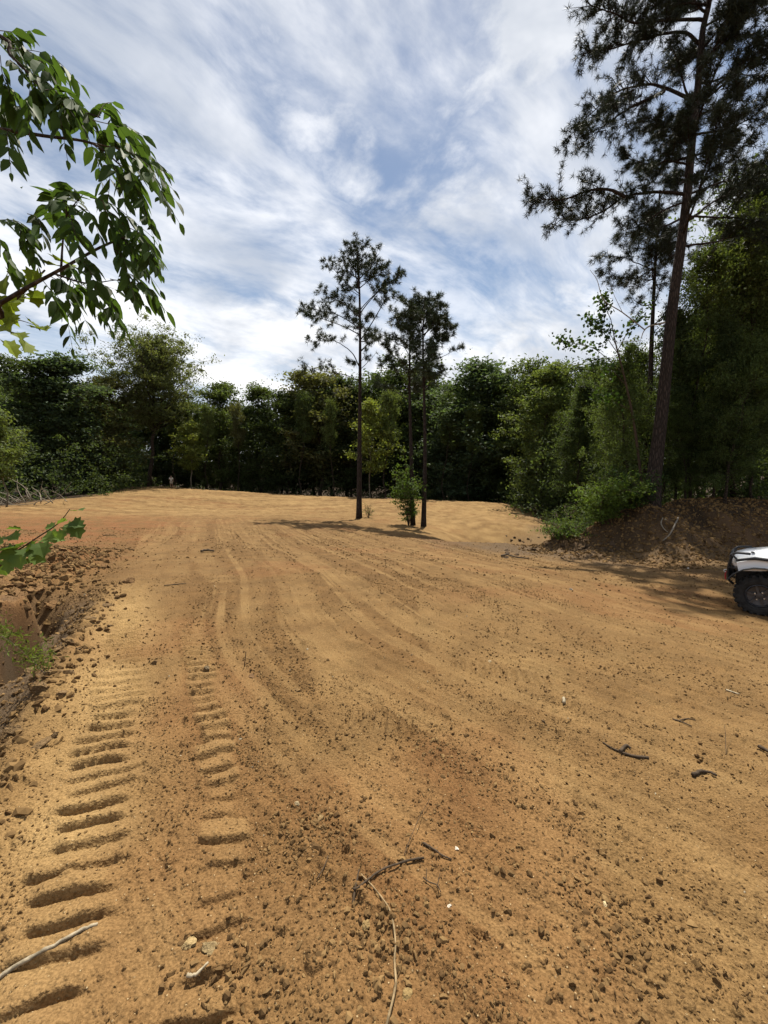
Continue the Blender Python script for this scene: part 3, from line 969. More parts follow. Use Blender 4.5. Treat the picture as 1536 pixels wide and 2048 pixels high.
DK, MD, LT, YG, OL, BL = (0.050, 0.070, 0.028), (0.074, 0.100, 0.035), (0.103, 0.132, 0.044), (0.155, 0.180, 0.046), (0.100, 0.104, 0.044), (0.060, 0.088, 0.048)
tr_rg = np.random.default_rng(5)
G_EDGE = 'trees along the edge of the wood'
EDGE = [
    # name, label, px, Y, top, kind, colour, width
    ('broadleaf_tree', 'light leafy tree at the left picture edge above the brush pile', 8, 27, 812, 'y', LT, 1.15),
    ('broadleaf_tree', 'dark tree crown cut by the left picture edge behind the paler small tree', -35, 36, 742, 'a', DK, 1.1),
    ('broadleaf_tree', 'dark dense tree with flat jagged top, second crown in from the left edge', 70, 46, 716, 'c', DK, 1.0),
    ('broadleaf_tree', 'tall dark tree with twin bumps on top just left of the domed tree', 128, 47, 699, 'd', BL, 1.25),
    ('broadleaf_tree', 'dull olive tree leaning out under the left side of the domed tree', 210, 52, 742, 'a', OL, 1.1),
    ('domed_tree', 'large tree with wide domed crown on a bare trunk beside the standing person', 300, 57, 660, 'big', (0.105, 0.122, 0.048), 1.05),
    ('young_tree', 'small bright yellow-green tree just right of the standing person', 385, 56, 842, 'y', YG, 1.3),
    ('thin_tree', 'thin pale-stemmed tree rising behind the bright yellow-green one', 414, 57, 800, 's', LT, 0.7),
    ('broadleaf_tree', 'mid green tree with rounded top right of the domed tree', 440, 62, 756, 'a', MD, 1.0),
    ('broadleaf_tree', 'feathery topped tree right of the rounded mid green one', 527, 63, 764, 'd', MD, 1.0),
    ('broadleaf_tree', 'low dark tree filling the notch in the skyline left of the tall pine', 575, 61, 778, 'b', DK, 1.2),
    ('broadleaf_tree', 'brownish spreading tree whose top shows under the tall pine lowest limb', 640, 62, 742, 'c', OL, 1.15),
    ('broadleaf_tree', 'dark tree directly behind the trunk of the tall pine', 705, 60, 748, 'a', DK, 1.0),
    ('young_tree', 'pale yellow-green sapling glowing just right of the tall pine trunk', 742, 51, 800, 'y', YG, 1.1),
    ('thin_tree', 'slim straight tree with grey stem between the tall pine and the pair', 768, 50, 770, 's', LT, 0.75),
    ('broadleaf_tree', 'broad dark crown showing between the two paired pines', 800, 62, 722, 'c', DK, 1.15),
    ('broadleaf_tree', 'green tree whose top is crossed by the shorter right pine trunk', 860, 60, 738, 'a', MD, 1.1),
    ('broadleaf_tree', 'blue-green tree just right of the paired pines', 905, 53, 752, 'd', BL, 1.1),
    ('broadleaf_tree', 'tallest pointed tree of the row between the paired pines and the bank', 955, 51, 716, 'b', BL, 1.25),
    ('broadleaf_tree', 'dark round tree in the dip of the skyline right of the pointed tree', 1005, 50, 748, 'a', DK, 1.0),
    ('broadleaf_tree', 'leafy tree with two-tone crown left of the ragged column tree', 1050, 45, 725, 'c', MD, 1.0),
    ('broadleaf_tree', 'ragged column tree leafy down to the ground where the clearing drops', 1082, 38, 716, 'd', LT, 0.9),
    ('broadleaf_tree', 'dark flat-topped tree behind the ragged column tree', 1130, 44, 730, 'c', DK, 1.0),
    ('thin_tree', 'thin dark-stemmed tree between the domed tree and its bright small neighbour', 350, 60, 790, 's', MD, 0.7),
    ('thin_tree', 'bare-stemmed slim tree right of the rounded mid green tree', 478, 58, 800, 's', OL, 0.7),
    ('thin_tree', 'slim tree with high small crown in the notch left of the tall pine', 600, 56, 775, 's', MD, 0.75),
    ('thin_tree', 'slim tree left of the tall pine trunk with pale bare lower stem', 668, 54, 790, 's', LT, 0.7),
    ('thin_tree', 'slim bare-stemmed tree right of the paired pines', 885, 49, 775, 's', MD, 0.75),
    ('thin_tree', 'slim tree in front of the pointed tree, its stem leaning slightly', 935, 47, 800, 's', LT, 0.7),
    ('thin_tree', 'slim tree with bare stem at the dip of the skyline', 1022, 44, 770, 's', MD, 0.75),
    ('thin_tree', 'slim tree left of the domed tree with bare lower stem', 175, 49, 770, 's', OL, 0.75),
    ('broadleaf_tree', 'airy light green tree left of the great pine, top against cloud', 1190, 31, 706, 'n2', MD, 1.05),
    ('broadleaf_tree', 'leafy dull green tree close behind the bush on the bank', 1245, 25, 720, 'n1', MD, 0.9),
]
for nm, lb, px, Y, top, kd, colr, wd in EDGE:
    tree(nm, lb, 'tree', px, Y, top, PRO[kd], colr, tr_rg, G_EDGE, wd * (1.35 if kd in 'abcd' else 1.0))
RIGHT = [
    ('thin tree just right of the great pine trunk, leaves sparkling', 1352, 21, 640, 'n1', MD, 0.9),
    ('leafy tree behind the right limbs of the great pine', 1405, 24, 640, 'n3', DK, 1.0),
    ('tall leafy tree with bright sunlit tips near the right picture edge', 1470, 19, 400, 'n3', LT, 1.0),
    ('dark tree cut by the right picture edge above the white vehicle', 1545, 20, 300, 'n1', MD, 1.1),
    ('slender tree with a dark straight stem between the great pine and picture edge', 1425, 18, 620, 'n2', DK, 0.9),
    ('low leafy tree on the bank straight above the white vehicle', 1505, 17.5, 680, 'n2', DK, 1.0),
    ('small leafy tree pressed against the right side of the great pine', 1372, 18.2, 780, 'n1', MD, 1.1),
    ('leafy tree filling the gap between the thin pine and the great pine', 1312, 19.5, 590, 'n2', DK, 1.0),
    ('dull green tree just left of the great pine foot, behind the bank bush', 1262, 18.5, 690, 'n1', MD, 1.0),
    ('thick leafy tree above the bare bank face left of the vehicle', 1448, 17.0, 660, 'n1', MD, 1.0),
    ('light leafy tree rising behind the leaning sapling, left of the thin pine', 1232, 21.5, 668, 'n1', MD, 0.95),
    ('soft green tree low in the gap right of the ragged column tree', 1165, 28, 742, 'n2', DK, 1.1),
    ('tall thin tree with long bare stem just right of the great pine', 1382, 19.0, 470, 't', MD, 0.8),
    ('tall thin tree with long bare stem halfway to the picture edge', 1440, 20.5, 420, 't', LT, 0.8),
    ('tall thin tree with long bare stem above the vehicle hood', 1502, 18.4, 430, 't', MD, 0.8),
    ('leafy tree just outside the right picture edge, its side branches in view', 1620, 18.0, 330, 'n3', DK, 1.1),
]
for lb, px, Y, top, kd, colr, wd in RIGHT:
    tree('broadleaf_tree', lb, 'tree', px, Y, top, PRO[kd], colr, tr_rg, 'trees on the bank', wd)
# second rank, seen only as dark green between the front trees
for i in range(38):
    px = -120 + i * 36 + tr_rg.uniform(-10, 10)
    Y = 66 + tr_rg.uniform(0, 12) if px < 900 else np.interp(px, [900, 1250], [60, 38]) + tr_rg.uniform(0, 8)
    top = np.interp(px, [-120, 100, 250, 400, 500, 560, 640, 800, 900, 960, 1010, 1100, 1300], [730, 735, 760, 790, 800, 800, 770, 750, 765, 750, 775, 745, 720]) + tr_rg.uniform(0, 45)
    tree('broadleaf_tree', 'dark tree of the second rank, seen only in gaps between the front trees', 'tree', px, Y, top, PRO['acac'[i % 4]],
         [DK, MD, BL, OL][int(tr_rg.integers(0, 4))], tr_rg, 'second rank of the wood', 1.6)
for i in range(9):
    px = 1290 + i * 40 + tr_rg.uniform(-8, 8)
    Y = 27 + tr_rg.uniform(0, 14)
    tree('broadleaf_tree', 'shaded tree deep in the wood on the bank, behind the front trees', 'tree', px, Y, np.interp(px, [1290, 1400, 1640], [690, 560, 380]) + tr_rg.uniform(0, 120),
         PRO[['n1', 'd', 'n3', 'a'][i % 4]], [MD, MD, BL, DK][i % 4], tr_rg, 'deep trees on the bank', 1.1)

# ------------------------------------------------------------------ pines
def pine(name, label, Yd, trunk_px, limbs, rg, r0, tuft=0.30, nb=16, wid=0.02, crown_rand=0, rand_len=2.0, color=(0.042, 0.058, 0.028), top_f=0.55, step=0.28, side=0.8, group=None, spread=0.45, flare=1.25):
    """trunk_px: (px, py) from base to top at distance Yd; limbs: (points, bare share, density)"""
    T3 = [np.array(at(x, y, Yd)) for x, y in trunk_px]
    z0 = gz(T3[0][0], T3[0][1])
    T3[0][2] = z0 - 0.25
    org = np.array([T3[0][0], T3[0][1], z0])
    C = catmull(T3, 6)
    hh = (C[:, 2] - C[0, 2]) / (C[-1, 2] - C[0, 2])
    rad = r0 * (1 - 0.80 * hh ** 0.9) + r0 * (flare - 1) * np.exp(-hh * 28)
    tg, lg, pd = Geo(), Geo(), []
    tg.tube(C - org, rad, 12)
    for pts, bare, dens in limbs:
        L = sum(math.dist(a, b) for a, b in zip(pts[:-1], pts[1:])) * Yd / FPX
        dy = rg.uniform(-spread, spread) * L
        n = len(pts) - 1
        P = [np.array(at(x, y, Yd + dy * (i / n) ** 1.2)) - org for i, (x, y) in enumerate(pts)]
        kz = min(max(P[0][2] - 0.08, 0.5), C[-1, 2] - org[2] - 0.05)
        ctr = np.array([np.interp(kz, C[:, 2] - org[2], C[:, k] - org[k]) for k in range(3)])
        if 0.02 < np.hypot(*(P[0] - ctr)[:2]) < 0.7:
            P = [ctr] + P
        pine_limb(lg, pd, P, r0 * (0.11 + 0.035 * min(L, 5)), rg, bare, step, side * min(1.0, 0.45 + L * 0.14), dens)
    for i in range(crown_rand):                       # limbs towards and away from the viewer
        f = rg.uniform(top_f, 0.98)
        p = np.array([np.interp(f, hh, C[:, k]) for k in range(3)]) - org
        az = rg.choice([-1, 1]) * math.pi / 2 + rg.uniform(-0.7, 0.7)
        L = rand_len * rg.uniform(0.6, 1.1) * (1.0 - 0.55 * (f - top_f) / (1 - top_f))
        d = np.array([math.cos(az), math.sin(az), 0.35])
        P = [p, p + d * L * 0.5, p + d * L + np.array([0, 0, 0.25 * L])]
        pine_limb(lg, pd, P, r0 * 0.2, rg, 0.35, step, side * 0.8, 1.0)
    e = empty(name, label, 'pine tree', tuple(org), group=group)
    t = tg.obj('trunk', M_PINEBARK, e, smooth=True)
    lg.obj('limbs', M_PINEBARK, t, smooth=True)
    ng = Geo()
    tuft_field(ng, np.array([a for a, _ in pd]), np.array([b_ for _, b_ in pd]), tuft, nb, wid, rg)
    c = ng.obj('crown', M_NEEDLE, e)
    c.color = (*color, 1)
    return e


def cr(pts, ox, oy, k):
    return [(ox + x * k, oy + y * k) for x, y in pts]


K6 = 360 / 1536
G6 = lambda *p: cr(p, 580, 460, K6)
pine('pine_tree', 'tallest of the three slim pines standing alone in the clearing, long side limbs', 28.0,
     [(718, 1037), (719, 900), (720, 760), (720, 640), (718, 560), (714, 492)], [
        (G6((585, 1285), (460, 1235), (300, 1210), (110, 1155)), 0.35, 0.8), (G6((590, 1165), (530, 1050), (430, 970), (330, 940), (150, 960)), 0.5, 1.0),
        (G6((585, 890), (450, 820), (250, 750), (90, 690)), 0.45, 0.9), (G6((580, 830), (420, 730), (260, 690), (130, 650)), 0.4, 1.0),
        (G6((585, 740), (450, 620), (380, 590), (250, 490)), 0.35, 1.0), (G6((585, 690), (480, 620), (380, 540)), 0.3, 1.0),
        (G6((585, 540), (440, 410), (300, 240)), 0.4, 1.0), (G6((610, 1180), (690, 1100), (735, 1050)), 0.85, 0.3),
        (G6((612, 1020), (690, 940), (720, 890)), 0.6, 0.7), (G6((615, 920), (720, 760), (800, 620), (850, 570), (950, 560)), 0.55, 0.8),
        (G6((605, 700), (720, 560), (850, 450), (980, 390)), 0.4, 1.0), (G6((600, 680), (680, 590), (780, 500), (900, 420)), 0.35, 1.0),
        (G6((590, 420), (700, 300), (750, 160)), 0.25, 1.0), (G6((590, 400), (500, 250), (480, 120)), 0.25, 1.0), (G6((590, 350), (620, 200), (620, 110)), 0.2, 1.0),
        (G6((590, 450), (760, 380), (790, 310)), 0.3, 1.0), (G6((590, 430), (480, 330), (450, 240)), 0.3, 1.0), (G6((590, 500), (680, 420), (780, 300)), 0.3, 1.0),
        (G6((590, 520), (560, 380), (540, 260), (560, 110)), 0.2, 1.0), (G6((590, 1140), (540, 1120), (495, 1115)), 0.3, 0.8), (G6((590, 560), (470, 490), (420, 460)), 0.4, 1.0),
        (G6((600, 820), (560, 790), (520, 770)), 0.5, 0.6), (G6((604, 1130), (625, 1090), (640, 1060)), 0.4, 0.5)],
     np.random.default_rng(21), 0.19, 0.26, 15, 0.030, 10, 1.9, top_f=0.62, step=0.17, side=0.9, group='slim pines in the clearing')
pine('pine_tree', 'middle pine of the clearing, lopsided limbs reaching left, leafy sprouts at its foot', 24.5,
     [(826, 1052), (822, 900), (819, 760), (821, 660), (824, 605)], [
        (G6((1005, 1180), (880, 1070), (780, 960), (700, 870)), 0.3, 0.9), (G6((1000, 1330), (900, 1180), (860, 1070)), 0.5, 0.8),
        (G6((1005, 1440), (880, 1370), (740, 1320)), 0.5, 0.5), (G6((1020, 1080), (950, 950), (880, 880)), 0.3, 1.0),
        (G6((1030, 950), (960, 840), (860, 690)), 0.3, 1.0), (G6((1030, 800), (1060, 720), (1050, 640)), 0.2, 1.0), (G6((1025, 1110), (1110, 1010)), 0.5, 0.6),
        (G6((1025, 1020), (900, 960), (800, 900)), 0.45, 0.9), (G6((1030, 880), (930, 800), (900, 720)), 0.3, 1.0), (G6((1020, 1160), (900, 1120), (760, 1150)), 0.5, 0.8)],
     np.random.default_rng(22), 0.145, 0.25, 14, 0.028, 8, 1.5, top_f=0.6, step=0.17, side=0.85, group='slim pines in the clearing')
pine('pine_tree', 'right pine of the clearing pair with dense rounded crown', 24.0,
     [(847, 1052), (850, 900), (847, 740), (846, 660), (850, 592)], [
        (G6((1140, 1050), (1250, 980), (1400, 900)), 0.35, 1.0), (G6((1135, 930), (1200, 820), (1330, 700)), 0.3, 1.0), (G6((1140, 850), (1240, 740), (1260, 590)), 0.3, 1.0),
        (G6((1135, 880), (1050, 700), (1000, 640)), 0.3, 1.0), (G6((1140, 800), (1100, 650), (1090, 570)), 0.2, 1.0), (G6((1135, 1000), (1060, 900), (990, 800)), 0.3, 1.0),
        (G6((1150, 1130), (1300, 1080), (1460, 1000)), 0.6, 0.5), (G6((1145, 960), (1300, 860), (1400, 830)), 0.35, 1.0), (G6((1140, 780), (1180, 650), (1190, 560)), 0.2, 1.0),
        (G6((1140, 900), (1250, 800), (1360, 760)), 0.3, 1.0), (G6((1140, 840), (1050, 770), (980, 700)), 0.3, 1.0), (G6((1140, 950), (1230, 920), (1330, 900)), 0.35, 1.0),
        (G6((1140, 760), (1220, 660), (1290, 640)), 0.25, 1.0), (G6((1138, 1060), (1190, 1010), (1230, 1000)), 0.4, 0.8)],
     np.random.default_rng(23), 0.15, 0.25, 15, 0.028, 16, 1.8, top_f=0.58, step=0.14, side=0.85, group='slim pines in the clearing')

K3 = 500 / 1536
G3 = lambda *p: cr(p, 1036, 0, K3)
K4 = 400 / 1536
G4 = lambda *p: cr(p, 1136, 450, K4)
pine('great_pine_tree', 'great dark pine with thick leaning trunk on the bank, long limbs against the sky', 16.6,
     [(1302, 996), (1312, 920), (1323, 830), (1334, 720), (1346, 606), (1362, 489), (1374, 390), (1386, 260), (1397, 163), (1405, 65), (1420, -10), (1428, -150), (1432, -260)], [
        (G3((1000, 1190), (840, 1180), (660, 1210), (520, 1300), (380, 1350), (230, 1340)), 0.25, 1.0), (G3((660, 1210), (560, 1165), (440, 1170), (250, 1230), (60, 1200)), 0.2, 1.0),
        (G3((1040, 600), (900, 540), (790, 520), (620, 560), (500, 650), (300, 850)), 0.3, 1.0), (G3((900, 560), (750, 630), (600, 720), (400, 880)), 0.1, 1.0),
        (G3((1110, 120), (900, 125), (720, 140), (600, 90), (430, 20)), 0.3, 1.0), (G3((1100, 260), (1020, 200), (860, 215), (700, 260), (560, 300), (390, 330)), 0.3, 1.0),
        (G3((1040, 580), (1000, 450), (970, 350), (930, 250)), 0.3, 1.0), (G3((1060, 900), (980, 820), (900, 760), (780, 720)), 0.2, 1.0),
        (G3((1150, 400), (1250, 260), (1350, 130), (1420, 0)), 0.35, 1.0), (G3((1160, 560), (1230, 400), (1300, 260), (1390, 120)), 0.5, 0.9), (G3((1150, 600), (1250, 500), (1400, 410), (1536, 320), (1620, 280)), 0.4, 1.0),
        (G3((1200, 500), (1330, 460), (1536, 460)), 0.4, 0.9), (G3((1130, 820), (1250, 800), (1400, 740), (1536, 640)), 0.3, 1.0), (G3((1090, 1180), (1250, 1120), (1400, 1090), (1536, 1000)), 0.3, 1.0),
        (G3((1070, 1340), (1200, 1240), (1350, 1170), (1536, 1100)), 0.4, 1.0), (G3((1080, 1330), (1300, 1340), (1536, 1360)), 0.35, 0.9), (G3((1040, 1510), (1200, 1490), (1350, 1450), (1536, 1470)), 0.4, 0.8),
        (G3((1130, 60), (1000, -60), (850, -90), (720, -60)), 0.3, 1.0), (G3((1150, 30), (1050, 20), (900, 40), (760, 20)), 0.3, 1.0), (G3((1160, -60), (1300, -150), (1450, -200)), 0.3, 1.0),
        (G3((1170, 150), (1300, 80), (1400, 60), (1500, 40)), 0.3, 1.0), (G3((1000, 1000), (900, 990), (820, 1060), (760, 1150)), 0.2, 0.9), (G3((1060, 760), (960, 900), (880, 1000)), 0.2, 0.9),
        (G3((1130, 700), (1280, 640), (1380, 560)), 0.3, 1.0), (G3((1110, 950), (1250, 900), (1450, 900)), 0.3, 1.0), (G3((1000, 1250), (880, 1300), (760, 1380), (640, 1420)), 0.3, 1.0)],
     np.random.default_rng(31), 0.26, 0.215, 25, 0.0170, 34, 3.2, color=(0.026, 0.034, 0.019), top_f=0.42, step=0.09, side=1.0, spread=0.4, flare=1.5)
pine('pine_tree', 'thinner pine just left behind the great pine, sparse crown below its longest limb', 20.0,
     [(1292, 990), (1298, 840), (1303, 690), (1309, 560), (1315, 450), (1320, 380)], [
        (G4((640, 340), (520, 290), (420, 250), (190, 240)), 0.3, 0.9), (G4((660, 200), (560, 110), (370, 80)), 0.3, 1.0), (G4((630, 350), (480, 420), (230, 350)), 0.3, 1.0),
        (G4((690, 100), (620, 10), (560, -60)), 0.3, 1.0), (G4((660, 250), (760, 150), (830, 40)), 0.3, 1.0), (G4((650, 330), (800, 280), (1000, 260)), 0.3, 0.9),
        (G4((640, 420), (520, 470), (340, 470)), 0.3, 1.0), (G4((690, 0), (760, -90), (820, -130)), 0.3, 1.0), (G4((640, 480), (760, 440), (1050, 400)), 0.3, 0.8), (G4((670, 180), (520, 180), (340, 140)), 0.3, 1.0)],
     np.random.default_rng(32), 0.17, 0.22, 16, 0.017, 14, 1.9, color=(0.030, 0.040, 0.020), top_f=0.6, step=0.15, side=0.85)

# ------------------------------------------------------------------ undergrowth and the far wood, masses nobody could count
def leaf_mass(name, label, spots, nleaf, size, colr, rg, mat):
    """spots: (x, y, radius, height)"""
    S = np.array(spots, float)
    vol = S[:, 2] ** 2 * S[:, 3]
    nc = max(60, nleaf // 26)
    idx = rg.choice(len(S), nc, p=vol / vol.sum())
    a = rg.uniform(0, 6.283, nc)
    rad = np.sqrt(rg.uniform(0, 1, nc)) * S[idx, 2]
    hz = rg.uniform(0, 1, nc) ** 1.1
    rad *= np.sqrt(np.maximum(0.05, 1 - hz ** 2))
    x, y = S[idx, 0] + rad * np.cos(a), S[idx, 1] + rad * np.sin(a)
    c = np.stack([x, y, lookup(_GZ2, x, y) + hz * S[idx, 3]], 1)
    wt = rg.uniform(0.2, 1.0, nc)
    k = rg.choice(nc, nleaf, p=wt / wt.sum())
    q = c[k] + rg.normal(size=(nleaf, 3)) * (size * rg.uniform(0.8, 3.0, nc)[k])[:, None] * np.array([1, 1, 0.6])
    g = Geo()
    leaf_cards(g, q, size, rg)
    o = g.obj(name, mat)
    o.color = (*colr, 1)
    o['kind'] = 'stuff'
    o['label'] = label
    return o


ur = np.random.default_rng(77)
spots = []
line = catmull([(-44, 23), (-33, 26), (-29.5, 33), (-31.5, 44), (-37, 56), (-33, 66), (-24, 62.5), (-17.5, 59.5), (-10.5, 56.5), (-4, 53.5), (2, 51), (8, 48), (14, 44), (15.2, 36), (13.6, 28.5), (11.8, 23.5)], 8)
for p in line:
    for _ in range(3):
        q = p[:2] + ur.normal(0, 1.3, 2)
        nrm = np.array([0.0, 2.5])
        spots.append((q[0], q[1] + 1.0, ur.uniform(0.7, 2.0), 0.8 + 4.0 * ur.uniform() ** 2.5))
    spots.append((p[0], p[1] + 8, 2.6, ur.uniform(3, 7)))
leaf_mass('undergrowth', 'dark shrubby undergrowth along the edge of the wood', spots, 38000, 0.24, (0.052, 0.072, 0.028), ur, M_LEAF)
spots = [(9.5 + (i % 30) * 0.75 + ur.uniform(-.5, .5), 18.3 + ur.uniform(-1.0, 7), ur.uniform(0.7, 1.6), 0.6 + 2.6 * ur.uniform() ** 1.5) for i in range(60)]
leaf_mass('undergrowth', 'leafy undergrowth between the stems on top of the bank', spots, 34000, 0.15, (0.062, 0.086, 0.032), ur, M_LEAF_NEAR)
spots = []
for i in range(90):
    a = R(-62 + i * 1.25)
    spots.append((math.sin(a) * 96 + ur.uniform(-3, 3), math.cos(a) * 96 + ur.uniform(-4, 4) + 6, 4.5, ur.uniform(13, 18)))
leaf_mass('far_wood', 'distant wood closing the gaps behind the trees', spots, 26000, 0.8, (0.045, 0.068, 0.030), ur, M_LEAF)

# ------------------------------------------------------------------ bushes and saplings
def bush(name, label, cat, c, rad, h, nleaf, size, colr, rg, nstem=9, lean=(0, 0)):
    x, y = c
    z = gz(x, y) - 0.03
    e = empty(name, label, cat, (x, y, z))
    sg, lg = Geo(), Geo()
    pts = []
    for i in range(nstem):
        a, f = rg.uniform(0, 6.283), rg.uniform(0.4, 1.0)
        tip = np.array([math.cos(a) * rad * f + lean[0], math.sin(a) * rad * f + lean[1], h * rg.uniform(0.55, 1.05) * (1.15 - 0.5 * f)])
        md = tip * np.array([0.35, 0.35, 0.6]) + rg.normal(0, 0.05, 3)
        C = catmull([(0, 0, -0.1), md, tip], 4)
        sg.tube(C, np.linspace(0.018, 0.004, len(C)), 4, cap=False)
        for k in range(2, len(C)):
            for _ in range(4):
                q = C[k] + rg.normal(0, 0.24, 3) * np.array([1, 1, 0.7]) * min(1.0, rad)
                sg.tube(np.array([C[k], q]), [0.006, 0.003], 3, cap=False)
                pts.append(q)
    pts = np.array(pts)
    idx = rg.integers(0, len(pts), nleaf)
    P = pts[idx] + rg.normal(0, 0.11, (nleaf, 3)) * np.array([1, 1, 0.45])
    P[:, 2] = np.maximum(P[:, 2], 0.03)
    leaf_cards(lg, P, size, rg, 0.15, 0.5, 0.8)
    sg.obj('stems', M_TWIG, e)
    o = lg.obj('foliage', M_LEAF_NEAR, e)
    o.color = (*colr, 1)
    return e


br_ = np.random.default_rng(101)
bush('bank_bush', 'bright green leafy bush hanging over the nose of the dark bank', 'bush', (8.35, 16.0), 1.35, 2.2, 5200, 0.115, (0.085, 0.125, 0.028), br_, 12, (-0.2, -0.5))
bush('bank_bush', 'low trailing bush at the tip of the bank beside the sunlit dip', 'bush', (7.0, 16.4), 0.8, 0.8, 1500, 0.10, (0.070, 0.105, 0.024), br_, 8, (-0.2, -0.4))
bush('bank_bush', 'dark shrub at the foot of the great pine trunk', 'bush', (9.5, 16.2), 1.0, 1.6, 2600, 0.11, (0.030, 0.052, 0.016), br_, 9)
bush('edge_shrub', 'pale leafy shrub on the mound left of the domed tree trunk', 'bush', (-37.5, 56.5), 2.2, 2.8, 1600, 0.30, (0.06, 0.085, 0.024), br_, 9)
bush('edge_shrub', 'grey-green shrub at the wood edge above the shaded strip of dirt', 'bush', (-31.5, 44.5), 2.2, 2.4, 1500, 0.28, (0.045, 0.066, 0.024), br_, 9)
p = gp(822, 1051)
bush('leafy_sprouts', 'fresh green sprouts growing up the foot of the middle pine', 'sapling', (p.x - 0.15, p.y - 0.25), 0.95, 4.6, 2300, 0.15, (0.075, 0.115, 0.028), br_, 10)
p = gp(730, 1035)
bush('leafy_sprouts', 'thin sparse weeds at the foot of the tallest slim pine', 'weed', (p.x + 0.25, p.y), 0.5, 1.2, 90, 0.12, (0.07, 0.10, 0.03), br_, 6)
# leafy sapling that leans out from behind the great pine
x, y = at(1292, 1000, 17.2)[:2]
e = empty('leaning_sapling', 'thin sapling with broad leaf clusters leaning left from beside the great pine', 'sapling', (x, y, gz(x, y) - 0.05))
o0 = np.array(e.location)
sg, lg = Geo(), Geo()
def sp(*pts, Y=17.2):
    return [np.array(at(a, b_, Y)) - o0 for a, b_ in pts]
stem = catmull([np.zeros(3)] + sp((1270, 860), (1250, 760), (1232, 690), (1222, 640)), 5)
sg.tube(stem, np.linspace(0.06, 0.012, len(stem)), 6, cap=False)
tips = []
for a in (((1245, 745), (1190, 700), (1140, 690), (1108, 688)), ((1238, 710), (1200, 660), (1170, 640)), ((1232, 690), (1215, 660), (1190, 652)),
          ((1252, 770), (1215, 735), (1180, 728)), ((1236, 700), (1262, 650), (1282, 625)), ((1222, 640), (1212, 615), (1206, 592)), ((1262, 820), (1220, 800), (1195, 790))):
    C = catmull(sp(*a), 5)
    C[:, 1] += np.linspace(0, 1, len(C)) ** 2 * br_.uniform(-0.8, 0.5)
    sg.tube(C, np.linspace(0.018, 0.004, len(C)), 4, cap=False)
    for k in range(len(C) // 3, len(C)):
        tips.append(C[k])
tips = np.array(tips)
P = tips[br_.integers(0, len(tips), 900)] + br_.normal(0, 0.15, (900, 3))
leaf_cards(lg, P, 0.15, br_, 0.4, 0.8, 0.5)
sg.obj('stem', M_TWIG, e)
lg.obj('foliage', M_LEAF_NEAR, e).color = (0.035, 0.062, 0.016, 1)
# dead leafless branch
e = empty('dead_branch', 'bare grey dead limb crooking out left of the great pine trunk', 'branch', tuple(at(1325, 645, 15.6)))
o0 = np.array(e.location)
dg = Geo()
for a, r0 in ((((1330, 645), (1300, 652), (1288, 662), (1282, 678)), 0.035), (((1290, 660), (1245, 625), (1208, 600), (1194, 560), (1180, 540)), 0.022), (((1282, 682), (1250, 683), (1222, 690)), 0.014), (((1245, 625), (1228, 590), (1222, 570)), 0.010)):
    C = catmull(sp(*a, Y=15.3), 5)
    dg.tube(C, np.linspace(r0, r0 * 0.3, len(C)), 5)
dg.obj('limb', M_DEAD, e, smooth=True)

# ------------------------------------------------------------------ near boughs at the left: trees standing just out of view
def leaflet_mesh(L=1.0, Wd=0.36, n=5):
    g = Geo()
    xs = np.linspace(0, L, n)
    V, T = [], []
    for i, x in enumerate(xs):
        q = x / L
        w = Wd * 0.5 * (math.sin(math.pi * min(1, q ** 0.8)) ** 0.8 if 0 < q < 1 else 0.0) * (1.05 - 0.15 * q)
        z = -0.10 * L * q * q
        V += [(x, 0, z), (x, w, z + w * 0.35), (x, -w, z + w * 0.35)]
    for i in range(n - 1):
        a, b_ = 3 * i, 3 * i + 3
        T += [(a, b_, b_ + 1), (a, b_ + 1, a + 1), (a, a + 2, b_ + 2), (a, b_ + 2, b_)]
    g.add(V, T)
    return g.mesh('leaflet', M_LEAF_NEAR, True)


def lobed_mesh(name):
    out = [(0, 0), (0.10, 0.22), (0.02, 0.46), (0.24, 0.40), (0.36, 0.58), (0.52, 0.34), (0.74, 0.42), (0.80, 0.18), (1.0, 0.0)]
    V = [(0.35, 0, 0.0)]
    ring = out + [(x, -y) for x, y in out[-2:0:-1]]
    for x, y in ring:
        V.append((x, y, abs(y) * 0.28 - 0.12 * x * x))
    n = len(ring)
    T = [(0, 1 + i, 1 + (i + 1) % n) for i in range(n)]
    g = Geo()
    g.add(V, T)
    return g.mesh(name, M_LEAF_NEAR, False)


LEAFLETS = [leaflet_mesh(1, 0.38), leaflet_mesh(1, 0.43), leaflet_mesh(1, 0.33)]
LOBED = lobed_mesh('leaf')


def basis(xd, up):
    xd = Vector(xd).normalized()
    yd = Vector(up).cross(xd).normalized()
    zd = xd.cross(yd)
    return Matrix((xd, yd, zd)).transposed().to_4x4()


